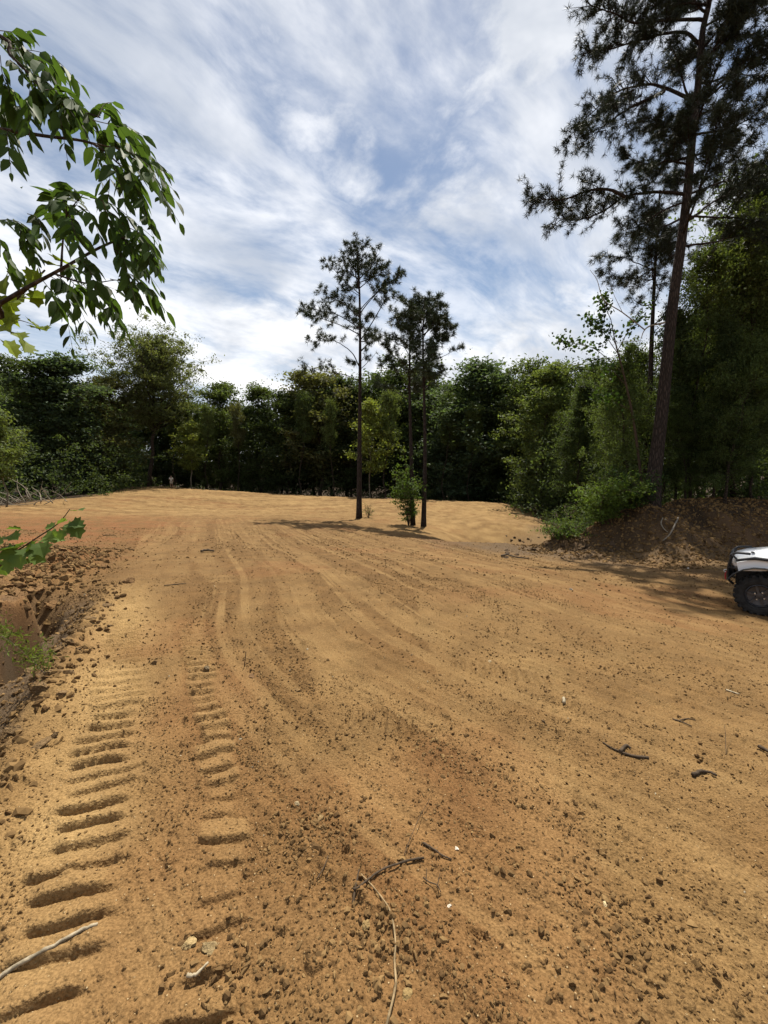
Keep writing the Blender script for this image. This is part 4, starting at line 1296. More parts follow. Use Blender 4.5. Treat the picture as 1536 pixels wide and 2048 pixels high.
def compound_leaf(root, p0, p1, rg, colr, pairs=5, size=0.12, stuff=None):
    """one pinnate leaf: a drooping stalk with paired leaflets hanging from it"""
    o0 = Vector(root.location)
    a, b_ = Vector(p0) - o0, Vector(p1) - o0
    L = (b_ - a).length
    mid = (a + b_) / 2 + Vector((0, 0, 0.16 * L)) + Vector(rg.normal(0, 0.02, 3))
    C = catmull([np.zeros(3), np.array(mid - a), np.array(b_ - a)], 5)
    g = Geo()
    g.tube(C, np.linspace(0.0028, 0.0012, len(C)), 4, cap=False)
    lf = g.obj('leaf', M_TWIG, root, a) if stuff is None else None
    if stuff is not None:
        stuff[0].add(g.V[0] + np.array(a), g.T[0])
    n = len(C)
    for k in range(pairs + 1):
        q = 0.22 + 0.78 * k / pairs
        i = min(int(q * (n - 1)), n - 2)
        f = q * (n - 1) - i
        p = Vector(C[i] * (1 - f) + C[i + 1] * f)
        t = Vector(C[i + 1] - C[i]).normalized()
        sd = t.cross(Vector((0, 0, 1)))
        if sd.length < 0.1:
            sd = Vector((1, 0, 0))
        sd.normalize()
        for s in ((0,) if k == pairs else (-1, 1)):
            d = t * rg.uniform(0.35, 0.75) + sd * s * rg.uniform(0.45, 0.9) + Vector((0, 0, -rg.uniform(0.35, 1.0)))
            if s == 0:
                d = t + Vector((0, 0, -0.3))
            up = Vector((rg.normal(0, 0.35), rg.normal(0, 0.35), 1)) + sd * s * -0.3
            sz = size * rg.uniform(0.65, 1.25) * (0.72 + 0.4 * math.sin(math.pi * q))
            if stuff is not None:
                me = LEAFLETS[int(rg.integers(0, 3))]
                Mx = np.array(Matrix.Translation(p + a) @ basis(d, up) @ Matrix.Scale(sz, 4))
                V = np.array([v.co[:] for v in me.vertices])
                stuff[1].add(V @ Mx[:3, :3].T + Mx[:3, 3], [tuple(f_.vertices) for f_ in me.polygons])
                continue
            o = link('leaflet', LEAFLETS[int(rg.integers(0, 3))], lf)
            o.matrix_basis = Matrix.Translation(p) @ basis(d, up) @ Matrix.Scale(sz, 4)
            k_ = rg.uniform(0.75, 1.3)
            o.color = (colr[0] * k_, colr[1] * k_, colr[2] * k_, 1)


def near_tree(name, label, base_xy, trunk_h, boughs, leaves, colr, rg, pairs, size, Yl, tr=0.06):
    x, y = base_xy
    z = gz(x, y) - 0.05
    e = empty(name, label, 'tree', (x, y, z))
    o0 = np.array(e.location)
    tg = Geo()
    top = np.array([0.15, 0.1, trunk_h])
    tC = catmull([(0, 0, 0), (0.05, -0.05, trunk_h * 0.5), top], 5)
    tg.tube(tC, np.linspace(tr, tr * 0.35, len(tC)), 8)
    tg.obj('trunk', M_BARK, e, smooth=True)
    for zf, pts, r0 in boughs:
        g = Geo()
        st = np.array([np.interp(zf * trunk_h, tC[:, 2], tC[:, i]) for i in range(3)])
        P = ([st] if zf >= 0 else []) + [np.array(at(a, b_, Yb)) - o0 for a, b_, Yb in pts]
        C = catmull(P, 5)
        g.tube(C, np.linspace(r0, r0 * 0.3, len(C)), 6)
        g.obj('branch', M_BARK, e, smooth=True)
    for (ax, ay, bx, by) in leaves:
        ya, yb = Yl + rg.uniform(-0.25, 0.25), 0
        yb = ya + rg.uniform(-0.25, 0.25)
        compound_leaf(e, at(ax, ay, ya), at(bx, by, yb), rg, colr, pairs, size)
    # more leaves behind these, past the count of single ones
    st = (Geo(), Geo())
    for rep in range(1):
        for (ax, ay, bx, by) in leaves[::2]:
            ya = Yl + rg.uniform(0.0, 0.5)
            j = rg.normal(0, 16, 4)
            compound_leaf(e, at(ax + j[0], ay + j[1], ya), at(bx + j[0] + j[2] - 12, by + j[1] + j[3], ya + rg.uniform(-0.2, 0.2)), rg, colr, pairs, size, st)
    o = st[0].obj('leaf_stalks', M_TWIG, e)
    o['kind'] = 'stuff'
    o = st[1].obj('foliage', M_LEAF_NEAR, e)
    o['kind'] = 'stuff'
    o.color = (*colr, 1)
    # the rest of its crown, out of view to the left
    cg = Geo()
    P = rg.normal(size=(2600, 3)) * np.array([0.75, 1.0, 0.9]) + np.array([-1.3, -0.6, trunk_h - 0.2])
    leaf_cards(cg, P, 0.13, rg, 0.5, 0.38)
    c = cg.obj('crown', M_LEAF_NEAR, e)
    c.color = (*colr, 1)
    return e


nr_ = np.random.default_rng(55)
HK = (0.044, 0.078, 0.020)
near_tree('hickory_tree', 'overhanging bough with long drooping leaflets at the top left of the picture', (-4.6, 3.1), 5.2,
          [(0.72, [(-60, 245, 3.0), (0, 258, 2.9), (90, 272, 2.85), (185, 287, 2.8), (240, 330, 2.8)], 0.016), (0.9, [(-40, 60, 3.0), (20, 110, 2.9), (60, 150, 2.9), (110, 200, 2.85), (200, 235, 2.8)], 0.013)],
          [(-10, 60, 62, 62), (0, 70, 65, 150), (15, 95, 160, 168), (40, 100, 125, 150), (20, 120, 95, 215), (0, 110, 40, 235), (50, 140, 150, 235), (60, 160, 110, 255), (-10, 160, 60, 265),
           (90, 180, 170, 230), (110, 200, 190, 262), (110, 195, 135, 320), (60, 180, 60, 280), (200, 215, 285, 270), (195, 235, 230, 205), (185, 240, 298, 300), (150, 200, 165, 258),
           (185, 285, 345, 378), (200, 290, 330, 345), (235, 325, 358, 445), (240, 330, 305, 470), (215, 310, 262, 470), (185, 287, 215, 420), (225, 330, 290, 430), (210, 300, 350, 400), (20, 262, 22, 345)],
          HK, nr_, 5, 0.128, 2.85)
near_tree('hickory_tree', 'lower bough with drooping leaflets reaching in from the left above the far treeline', (-4.4, 2.4), 4.2,
          [(0.55, [(-60, 640, 2.9), (0, 607, 2.85), (60, 572, 2.8), (110, 545, 2.8), (200, 495, 2.75), (262, 470, 2.7)], 0.018), (-1, [(122, 540, 2.8), (126, 480, 2.8), (134, 430, 2.75), (165, 390, 2.75)], 0.007), (-1, [(110, 548, 2.8), (170, 566, 2.75), (232, 560, 2.7)], 0.007)],
          [(134, 430, 95, 410), (138, 425, 135, 375), (150, 410, 125, 385), (135, 432, 205, 490), (140, 430, 160, 500), (180, 395, 300, 470), (200, 420, 285, 540), (205, 400, 245, 520), (262, 470, 318, 520),
           (255, 475, 320, 580), (240, 480, 322, 550), (230, 500, 270, 600), (235, 560, 332, 622), (220, 558, 290, 610), (170, 566, 242, 640), (165, 566, 220, 658), (110, 548, 185, 672), (100, 552, 150, 650),
           (140, 560, 185, 600), (85, 560, 120, 625), (120, 545, 190, 540), (160, 520, 200, 600), (-10, 440, 70, 478), (-5, 470, 45, 560), (30, 450, 75, 530)],
          HK, nr_, 5, 0.122, 2.8)


def lobed_tree(name, label, base_xy, trunk_h, stems, leaves, colr, rg, size, r0=0.02):
    x, y = base_xy
    z = gz(x, y) - 0.05
    e = empty(name, label, 'sapling', (x, y, z))
    o0 = np.array(e.location)
    for pts, rr_ in stems:
        g = Geo()
        C = catmull([np.array(p_) if len(p_) == 3 and isinstance(p_, np.ndarray) else np.array(at(*p_)) - o0 for p_ in pts], 5)
        g.tube(C, np.linspace(rr_, rr_ * 0.3, len(C)), 6)
        g.obj('stem', M_TWIG, e, smooth=True)
    for px, py, Yl, ang, sz, k_ in leaves:
        p = at(px, py, Yl + rg.uniform(-0.06, 0.06)) - Vector(o0)
        d = Vector((math.cos(ang), rg.uniform(-0.7, 0.3), -math.sin(ang)))
        up = Vector((rg.normal(0, 0.4), -0.5 + rg.normal(0, 0.4), 0.9))
        o = link('leaf', LOBED, e)
        s_ = size * sz
        o.matrix_basis = Matrix.Translation(p) @ basis(d, up) @ Matrix.Scale(s_, 4)
        o.color = (colr[0] * k_, colr[1] * k_, colr[2] * k_, 1)
    return e


G1 = (0.17, 0.22, 0.03)
Z0 = np.zeros(3)
lv = []
for px, py in ((10, 590), (35, 600), (60, 600), (25, 625), (55, 640), (5, 650), (62, 655), (30, 665), (80, 655), (10, 680), (20, 610), (75, 580), (45, 570), (5, 560), (95, 530), (110, 520), (70, 540), (85, 550), (20, 540), (0, 620), (48, 680)):
    lv.append((px, py, 3.05, nr_.uniform(-0.2, 1.9), nr_.uniform(0.8, 1.25), nr_.uniform(0.5, 1.35)))
lobed_tree('tulip_poplar_tree', 'yellow-green backlit lobed leaves at the left edge behind the lower bough', (-4.5, 3.6), 3, [
    ([Z0, np.array([0.1, 0, 1.8]), (-40, 640, 3.3), (30, 600, 3.3), (90, 540, 3.3)], 0.02), ([(-30, 650, 3.3), (30, 640, 3.3), (70, 650, 3.3)], 0.006)], lv, G1, nr_, 0.13)
lv = []
for px, py, an, sz in ((150, 1022, -0.2, .8), (135, 1040, 2.8, .6), (140, 1045, .2, .9), (150, 1050, .9, 1.0), (130, 1060, 1.9, .7), (128, 1050, .6, .8), (112, 1052, 3.0, .6), (112, 1062, 1.6, .5), (85, 1075, .1, 1.2), (75, 1080, 2.2, 1.0),
                       (78, 1085, 1.0, 1.0), (55, 1085, 2.7, .9), (50, 1095, .4, 1.1), (40, 1105, 1.2, 1.1), (30, 1095, 3.0, 1.0), (60, 1110, .3, 1.1), (25, 1115, 1.6, 1.0), (8, 1085, 2.8, 1.1), (5, 1100, .5, 1.1), (0, 1120, 1.5, 1.1), (45, 1060, 3.4, .8), (20, 1070, .2, .9)):
    lv.append((px, py, 2.35, an, sz, nr_.uniform(0.7, 1.3)))
lobed_tree('sycamore_sapling', 'sapling sprig with lobed green leaves poking in over the ditch at the left', (-2.9, 2.3), 1, [
    ([Z0, (-80, 1250, 2.35), (0, 1132, 2.35), (60, 1085, 2.35), (115, 1048, 2.35), (140, 1018, 2.35)], 0.007), ([(-60, 1160, 2.35), (10, 1105, 2.35), (50, 1100, 2.35)], 0.004)], lv, (0.090, 0.140, 0.034), nr_, 0.095)

# feathery sprig at the lip of the ditch
p = gp(92, 1352)
e = empty('feathery_weed', 'small feathery green weed bending over the lip of the ditch', 'weed', tuple(p))
o0 = np.array(p)
sg, lg = Geo(), Geo()
tp = []
for a in (((95, 1352), (60, 1318), (20, 1283), (-20, 1262)), ((90, 1350), (85, 1325), (92, 1300)), ((75, 1335), (65, 1310), (55, 1296)), ((30, 1290), (10, 1270), (0, 1255))):
    P3 = [np.zeros(3) if i == 0 and a[0][0] > 85 else np.array(at(q[0], q[1], p.y - 0.15 * i)) - o0 for i, q in enumerate(a)]
    C = catmull(P3, 5)
    sg.tube(C, np.linspace(0.004, 0.0015, len(C)), 4)
    tp += list(C[4:])
tp = np.array(tp)
sg.obj('stem', M_DEAD, e)
P = tp[nr_.integers(0, len(tp), 420)] + nr_.normal(0, 0.045, (420, 3))
leaf_cards(lg, P, 0.045, nr_, 0.2, 0.22, 0.5)
lg.obj('foliage', M_LEAF_NEAR, e).color = (0.11, 0.14, 0.03, 1)

# ------------------------------------------------------------------ loose stones and clods
m_clod, N = new_mat('crumbled_clay')
isl = N.n('ShaderNodeNewGeometry').outputs['Random Per Island']
pos = N.n('ShaderNodeNewGeometry').outputs['Position']
oi = N.n('ShaderNodeObjectInfo').outputs['Color']
c = N.mix(isl, (0.55, 0.52, 0.50), (1.45, 1.45, 1.5))
c = N.mix(1.0, oi, c, 'MULTIPLY')
c = N.mix(1.0, c, N.mix(N.ramp(N.noise(pos, 80, 3, 0.7), 0.3, 0.7), (0.7, 0.68, 0.65), (1.2, 1.2, 1.2)), 'MULTIPLY')
b = N.n('ShaderNodeBsdfPrincipled', Base__Color=c, Roughness=0.95)
b.inputs['Specular IOR Level'].default_value = 0.1
bp = N.n('ShaderNodeBump', Strength=1.0, Distance=0.02, Height=N.noise(pos, 38, 3, 0.65))
N.l(bp.outputs[0], b.inputs['Normal'])
N.l(b.outputs[0], N.n('ShaderNodeOutputMaterial').inputs[0])

m_crumb, N = new_mat('clay_crumbs')
rnd = N.n('ShaderNodeObjectInfo').outputs['Random']
c = N.mix(N.m('POWER', rnd, 1.3), (0.078, 0.045, 0.019), (0.205, 0.127, 0.053))
c = N.mix(N.m('GREATER_THAN', rnd, 0.9985), c, (0.34, 0.29, 0.2))
b = N.n('ShaderNodeBsdfPrincipled', Base__Color=c, Roughness=0.95)
b.inputs['Specular IOR Level'].default_value = 0.1
N.l(b.outputs[0], N.n('ShaderNodeOutputMaterial').inputs[0])

phi = (1 + 5 ** 0.5) / 2
ICO = unit(np.array([(-1, phi, 0), (1, phi, 0), (-1, -phi, 0), (1, -phi, 0), (0, -1, phi), (0, 1, phi), (0, -1, -phi), (0, 1, -phi), (phi, 0, -1), (phi, 0, 1), (-phi, 0, -1), (-phi, 0, 1)], float))
ICF = np.array([(0, 11, 5), (0, 5, 1), (0, 1, 7), (0, 7, 10), (0, 10, 11), (1, 5, 9), (5, 11, 4), (11, 10, 2), (10, 7, 6), (7, 1, 8), (3, 9, 4), (3, 4, 2), (3, 2, 6), (3, 6, 8), (3, 8, 9), (4, 9, 5), (2, 4, 11), (6, 2, 10), (8, 6, 7), (9, 8, 1)])


sr = np.random.default_rng(314)
_SM2, _HP2, _DT2 = info['smooth'].reshape(nr, na), info['heap'].reshape(nr, na), info['ditch'].reshape(nr, na)
_TR2 = info['tread'].reshape(nr, na)
_T2 = info['t'].reshape(nr, na)
_LI2, _BK2 = info['lit'].reshape(nr, na), info['b'].reshape(nr, na)


def scatter(n, r0, r1, smin, smax, pw, a0=-52, a1=52):
    r = np.sqrt(sr.uniform(r0 * r0, r1 * r1, n))
    a = np.radians(sr.uniform(a0, a1, n))
    x, y = r * np.sin(a), r * np.cos(a)
    cl = loose(x, y) * (0.3 + 0.7 * sstep(-0.5, 0.4, fbm(x * 3.5, y * 3.5, 2, 23)))
    sm = lookup(_SM2, x, y)
    keep = sr.uniform(0, 1, n) < (0.12 + 0.88 * cl) * (1 - 0.9 * sm) * (1 - lookup(_LI2, x, y)) * (1 - 0.75 * np.clip(lookup(_TR2, x, y) * 2, 0, 1))
    x, y = x[keep], y[keep]
    s = smin + (smax - smin) * sr.uniform(0, 1, len(x)) ** pw
    return x, y, s


XS, YS, SS = [], [], []
for args in ((240000, 0.9, 3.4, 0.0026, 0.017, 6.0), (170000, 3.4, 8.0, 0.0045, 0.026, 5.0), (70000, 8, 19, 0.011, 0.05, 3.6)):
    x, y, s = scatter(*args)
    XS.append(x), YS.append(y), SS.append(s)
def extra(n, x0, x1, y0, y1, smin, smax, pw, mask):
    x, y = sr.uniform(x0, x1, n), sr.uniform(y0, y1, n)
    k = sr.uniform(0, 1, n) < mask(x, y)
    x, y = x[k], y[k]
    XS.append(x), YS.append(y), SS.append(smin + (smax - smin) * sr.uniform(0, 1, len(x)) ** pw)


# little drifts of loose crumbs in the foreground
for cx, cy, n, sg_ in [(gp(a, b_).x, gp(a, b_).y, n, sg_) for a, b_, n, sg_ in ((640, 1640, 900, 0.10), (735, 1850, 700, 0.09), (790, 1930, 700, 0.08), (1180, 1790, 900, 0.16), (1260, 1900, 800, 0.14), (490, 1960, 900, 0.10), (830, 1480, 700, 0.16), (1000, 1560, 500, 0.15), (420, 1310, 500, 0.16), (560, 1450, 600, 0.18), (960, 1290, 700, 0.3), (1080, 1330, 700, 0.3), (1420, 1500, 500, 0.2))]:
    n = int(n * 0.55)
    x, y = sr.normal(cx, sg_ * 1.5, n), sr.normal(cy, sg_, n)
    XS.append(x), YS.append(y), SS.append(0.003 + 0.026 * sr.uniform(0, 1, n) ** 4)
# broken lumps in the heap behind the ditch, along its lip, and down the face of the bank
extra(60000, -9, -2.5, 2.5, 10, 0.010, 0.11, 4.5, lambda x, y: lookup(_HP2, x, y) * 0.9)
extra(16000, -4.5, -1.0, 1.0, 6.2, 0.006, 0.065, 4.0, lambda x, y: np.exp(-((lookup(_T2, x, y) - 0.05) / 0.20) ** 2))
extra(9000, -5, -1.5, 1.5, 6, 0.006, 0.05, 4.0, lambda x, y: lookup(_DT2, x, y) * 0.8)
extra(26000, 5, 19, 11, 18, 0.02, 0.13, 3.0, lambda x, y: sstep(-2.2, -0.4, lookup(_BK2, x, y)) * 0.8)
x, y, s = np.concatenate(XS), np.concatenate(YS), np.concatenate(SS)
pme = bpy.data.meshes.new('gravel')
pme.vertices.add(len(x))
pme.vertices.foreach_set('co', np.stack([x, y, lookup(_GZ2, x, y) + s * 0.10], 1).astype(np.float32).ravel())
for nm, typ, val in (('size', 'FLOAT', s), ('pick', 'INT', sr.integers(0, 6, len(x)))):
    at_ = pme.attributes.new(nm, typ, 'POINT')
    at_.data.foreach_set('value', val.astype(np.float32 if typ == 'FLOAT' else np.int32))
at_ = pme.attributes.new('turn', 'FLOAT_VECTOR', 'POINT')
at_.data.foreach_set('vector', sr.uniform(0, 6.28, (len(x), 3)).astype(np.float32).ravel())
at_ = pme.attributes.new('shape', 'FLOAT_VECTOR', 'POINT')
at_.data.foreach_set('vector', (sr.uniform(0.45, 1.4, (len(x), 3)) * s[:, None]).astype(np.float32).ravel())
gravel = link('gravel', pme)
gravel['kind'] = 'stuff'
gravel['label'] = 'crumbs and pebbles of clay strewn over the graded dirt'

# clods heaped behind the ditch and along its lip: each one an object
def clod_mesh(seed):
    rg = np.random.default_rng(seed)
    V = [tuple(v) for v in ICO]
    F = [tuple(f) for f in ICF]
    for lev in range(2):
        T, mid = [], {}

        def m_(i, j):
            k = (min(i, j), max(i, j))
            if k not in mid:
                mid[k] = len(V)
                V.append(tuple(unit(np.array(V[i]) + np.array(V[j]))))
            return mid[k]
        for a, b_, c_ in F:
            ab, bc, ca = m_(a, b_), m_(b_, c_), m_(c_, a)
            T += [(a, ab, ca), (b_, bc, ab), (c_, ca, bc), (ab, bc, ca)]
        F = T
    V = np.array(V)
    V = V * (1 + 0.22 * np.sin(V @ rg.normal(0, 2.6, 3) + 1)[:, None] + 0.12 * np.sin(V @ rg.normal(0, 7, 3))[:, None] + 0.10 * np.sin(V @ rg.normal(0, 9, 3) + 2)[:, None] + rg.uniform(-0.16, 0.08, (len(V), 1)))
    for _ in range(6):
        nn = unit(rg.normal(size=3))
        d = V @ nn
        V = V - np.outer(np.maximum(d - 0.45, 0) * 0.9, nn)
    g = Geo()
    g.add(V * np.array([1, 0.85, 0.62]) * 0.5, T)
    return g.mesh('dirt_clod', m_clod)


CLODS = [clod_mesh(900 + i) for i in range(7)]
# crumbs: point scatter with a small angular chunk on every point
def crumb_mesh(seed):
    rg = np.random.default_rng(seed)
    V = ICO * rg.uniform(0.45, 1.3, (12, 1)) * 0.5
    return mesh_from('crumb', V, ICF, m_crumb)


ng_ = bpy.data.node_groups.new('gravel_scatter', 'GeometryNodeTree')
ng_.interface.new_socket('Geometry', in_out='INPUT', socket_type='NodeSocketGeometry')
ng_.interface.new_socket('Geometry', in_out='OUTPUT', socket_type='NodeSocketGeometry')
gi, go = ng_.nodes.new('NodeGroupInput'), ng_.nodes.new('NodeGroupOutput')
join = ng_.nodes.new('GeometryNodeGeometryToInstance')
for k in range(6):
    me = crumb_mesh(500 + k)
    co = bpy.data.objects.new('crumb', me)        # not linked to the scene: only the source of the chunks
    oi_ = ng_.nodes.new('GeometryNodeObjectInfo')
    oi_.inputs[0].default_value = co
    ng_.links.new(oi_.outputs['Geometry'], join.inputs[0])


def named(nm, typ):
    nd = ng_.nodes.new('GeometryNodeInputNamedAttribute')
    nd.data_type = typ
    nd.inputs[0].default_value = nm
    return nd.outputs[0]


iop = ng_.nodes.new('GeometryNodeInstanceOnPoints')
m2p = ng_.nodes.new('GeometryNodeMeshToPoints')
ng_.links.new(gi.outputs[0], m2p.inputs[0])
ng_.links.new(m2p.outputs[0], iop.inputs['Points'])
ng_.links.new(join.outputs[0], iop.inputs['Instance'])
iop.inputs['Pick Instance'].default_value = True
ng_.links.new(named('pick', 'INT'), iop.inputs['Instance Index'])
e2r = ng_.nodes.new('FunctionNodeEulerToRotation')
ng_.links.new(named('turn', 'FLOAT_VECTOR'), e2r.inputs[0])
ng_.links.new(e2r.outputs[0], iop.inputs['Rotation'])
ng_.links.new(named('shape', 'FLOAT_VECTOR'), iop.inputs['Scale'])
ng_.links.new(iop.outputs[0], go.inputs[0])
gravel.modifiers.new('scatter', 'NODES').node_group = ng_


def clod(name, label, x, y, s, colr, rg, group=None, cat='dirt clod'):
    o = link(name, CLODS[int(rg.integers(0, 7))], None, (x, y, gz(x, y) + 0.05 * s))
    o.rotation_euler = (rg.uniform(-0.5, 0.5), rg.uniform(-0.5, 0.5), rg.uniform(0, 6.28))
    o.scale = (s * rg.uniform(0.8, 1.25), s, s * rg.uniform(0.75, 1.15))
    o.color = (*colr, 1)
    return tag(o, label, cat, group)


n_ = 0
while n_ < 90:
    px, py = sr.uniform(-30, 265), sr.uniform(1095, 1240)
    q = gp(px, py)
    qa, qb = np.array([q.x]), np.array([q.y])
    if lookup(_HP2, qa, qb)[0] < 0.35 or lookup(_DT2, qa, qb)[0] > 0.2:
        if sr.uniform() < 0.93:
            continue
    clod('dirt_clod', 'reddish-tan clod lying in the rough heap behind the ditch', q.x, q.y, 0.06 + 0.16 * sr.uniform() ** 2.5, (lambda k: (0.165 * k, 0.098 * k, 0.044 * k))(sr.uniform(0.75, 1.3)), sr, 'clods heaped behind the ditch')
    n_ += 1
for i in range(46):
    f = sr.uniform(0.42, 0.92)
    k = int(f * (len(CREST) - 1))
    q = CREST[k] + sr.normal(0, 0.11, 2)
    if not (1.0 < q[1] < 5.4):
        continue
    clod('dirt_clod', 'brown clod along the broken lip of the ditch', q[0], q[1], 0.04 + 0.13 * sr.uniform() ** 2, (0.14, 0.092, 0.045), sr, 'clods along the ditch lip')
for px, py, sz, colr, lb in ((505, 1355, 0.055, (0.15, 0.09, 0.045), 'brown clod beside the short upright twig'), (597, 1383, 0.05, (0.17, 0.11, 0.05), 'angular tan stone right of the short upright twig'),
                       (412, 1340, 0.05, (0.13, 0.10, 0.06), 'greyish stone next to the right band of tread marks'), (307, 1327, 0.045, (0.12, 0.075, 0.035), 'dark clod between the two bands of tread marks'),
                       (595, 1608, 0.030, (0.30, 0.24, 0.14), 'pale flat stone upper left of the fallen vine'), (640, 1640, 0.045, (0.19, 0.13, 0.06), 'tan lump topping a cluster of dark crumbs left of the vine'),
                       (730, 1860, 0.034, (0.20, 0.14, 0.06), 'round tan lump touching the bend of the long vine'), (812, 1998, 0.036, (0.20, 0.14, 0.06), 'rounded clod beside the lower end of the long vine'),
                       (915, 1702, 0.018, (0.50, 0.46, 0.38), 'small whitish pebble right of the vine tip'), (898, 1812, 0.016, (0.50, 0.45, 0.36), 'tiny whitish pebble below the wiry twig'),
                       (1088, 1447, 0.03, (0.10, 0.07, 0.04), 'dark stone left of the pale wood chip'), (980, 1324, 0.04, (0.28, 0.22, 0.13), 'pale stone near the shallow cleat print'),
                       (1143, 1180, 0.07, (0.42, 0.38, 0.30), 'whitish stone on the shaded dirt short of the bank'), (1376, 1137, 0.07, (0.50, 0.46, 0.40), 'white pebble on the shaded slope left of the vehicle'),
                       (1290, 1128, 0.08, (0.30, 0.24, 0.16), 'pale lump on the shaded dirt below the great pine'), (1210, 1815, 0.024, (0.40, 0.32, 0.18), 'pale chip lying in the loose gravel near the lower right corner'),
                       (420, 1900, 0.05, (0.19, 0.14, 0.07), 'upright tan clod at the end of the lowest tread bars'), (375, 1890, 0.04, (0.26, 0.19, 0.09), 'yellowish clod in the lowest tread bars')):
    q = gp(px, py)
    clod('loose_stone', lb, q.x, q.y, sz * 1.25, colr, sr, None, 'stone')
# dark crumbs dug out at the nose of the bank
for i in range(60):
    q = gp(sr.uniform(1010, 1230), sr.uniform(1072, 1118))
    clod('dirt_clod', 'dark damp clod in the dug-over spoil at the nose of the bank', q.x, q.y, 0.10 + 0.22 * sr.uniform() ** 2, (0.075, 0.052, 0.032), sr, 'dark clods at the bank')

# ------------------------------------------------------------------ sticks, roots and vines on the dirt
M_ROOT = plain('peeled_root', (0.24, 0.20, 0.14), 0.9, 0.1, var=0.45, scale=25, bump=0.003)
M_VINE = plain('dry_vine', (0.20, 0.145, 0.08), 0.9, 0.1, var=0.45, scale=25)
M_CHIP = plain('pale_wood_chip', (0.30, 0.25, 0.17), 0.8, 0.2, var=0.3, scale=40)


def stick(name, label, pts, r0, r1, mat, lift=0.0, cat='stick', forks=(), n=6):
    P = []
    for k, q in enumerate(pts):
        p_ = gp(q[0], q[1])
        P.append(np.array([p_.x, p_.y, p_.z + r0 * 0.8 + (q[2] if len(q) > 2 else lift)]))
    o0 = P[0].copy()
    g = Geo()
    C = catmull([p_ - o0 for p_ in P], 6)
    C[1:-1] += sr.normal(0, r0 * 0.12, C[1:-1].shape)
    g.tube(C, np.linspace(r0, r1, len(C)) * sr.uniform(0.85, 1.15, len(C)), n)
    main = g.mesh(name, mat, True)
    if not forks:
        return tag(link(name, main, None, tuple(o0)), label, cat)
    e = empty(name, label, cat, tuple(o0))
    link('stem', main, e)
    for fp in forks:
        g = Geo()
        Q = []
        for q in fp:
            p_ = gp(q[0], q[1])
            Q.append(np.array([p_.x, p_.y, p_.z + r1 + (q[2] if len(q) > 2 else 0)]) - o0)
        C = catmull(Q, 6)
        g.tube(C, np.linspace(r1 * 1.2, r1 * 0.5, len(C)), n)
        g.obj('side_twig', mat, e, smooth=True)
    return e


stick('dry_vine', 'long pale vine lying down the middle foreground to the bottom edge', [(722, 1755), (748, 1785), (775, 1820), (786, 1850), (791, 1890), (789, 1930), (791, 1985), (775, 2046), (760, 2090)], 0.0030, 0.0042, M_VINE, 0.003, 'vine')
stick('brown_twig', 'curved brown twig crossing the top of the long vine', [(706, 1790), (715, 1782), (740, 1770), (765, 1748), (800, 1735), (830, 1727), (848, 1727)], 0.004, 0.005, M_TWIG, 0.008, forks=[[(706, 1812), (710, 1785), (718, 1757, 0.02)]])
stick('grass_stalk', 'thin dry stalk slanting up over the fine dirt above the vine', [(808, 1722), (820, 1690, 0.02), (840, 1650, 0.03), (860, 1612, 0.03)], 0.0018, 0.001, M_TWIG, 0.0, 'stalk')
stick('brown_twig', 'short dark twig right of the thin stalk', [(846, 1695), (870, 1706), (885, 1717), (903, 1729)], 0.005, 0.003, M_TWIG, 0.003)
stick('wiry_twig', 'wiry forked twig right of the long vine', [(846, 1764), (858, 1772), (874, 1780), (882, 1792)], 0.0028, 0.002, M_TWIG, 0.008, forks=[[(874, 1780), (880, 1765, 0.03)], [(852, 1768), (853, 1755, 0.03)]])
stick('brown_twig', 'short dark twig left of the long vine', [(634, 1766), (648, 1745), (656, 1722)], 0.003, 0.002, M_TWIG, 0.006)
stick('peeled_root', 'pale peeled root at the lower left corner across the tread bars', [(-40, 1990), (0, 1965), (60, 1928), (120, 1893), (170, 1868), (196, 1857)], 0.008, 0.005, M_ROOT, -0.002, 'root', n=8)
stick('wood_splinter', 'light splinter lying in the last tread bars at bottom left', [(375, 1975), (392, 1968), (418, 1952)], 0.007, 0.003, M_CHIP, 0.01)
stick('upright_twig', 'short thin twig standing upright in the dirt', [(489, 1334), (491, 1334, 0.07), (493, 1334, 0.13)], 0.004, 0.003, M_TWIG, 0.0)
stick('dark_stick', 'dark root-like stick with a thick end in the right middle ground', [(1205, 1490), (1230, 1505), (1262, 1514), (1297, 1519)], 0.004, 0.010, M_TWIG, 0.004, forks=[[(1240, 1506), (1252, 1497), (1262, 1500)]])
stick('bark_chunk', 'stubby curled piece of bark lying at the right', [(1385, 1556), (1400, 1549), (1418, 1551), (1432, 1558)], 0.011, 0.007, M_TWIG, 0.004, 'bark', n=8)
stick('forked_twig', 'flat forked twig upper right of the dark stick', [(1345, 1440), (1362, 1446), (1383, 1456)], 0.006, 0.004, M_TWIG, 0.004, forks=[[(1355, 1443), (1375, 1441), (1392, 1442)]])
stick('wood_chip', 'short pale wood chip standing out on the right', [(1127, 1401), (1128, 1411)], 0.011, 0.011, M_CHIP, 0.006, 'wood chip')
stick('pale_stick', 'pale little stick near the right edge', [(1452, 1383), (1478, 1393)], 0.008, 0.006, M_CHIP, 0.006)
stick('dark_stick', 'dark stick end cut by the right picture edge', [(1516, 1499), (1528, 1505), (1560, 1520)], 0.012, 0.012, M_TWIG, 0.010)
stick('grass_stalk', 'thin dry stem poking up near the right edge below the pale little stick', [(1452, 1511), (1450, 1496, 0.05), (1447, 1480, 0.10)], 0.002, 0.001, M_TWIG, 0.0, 'stalk')
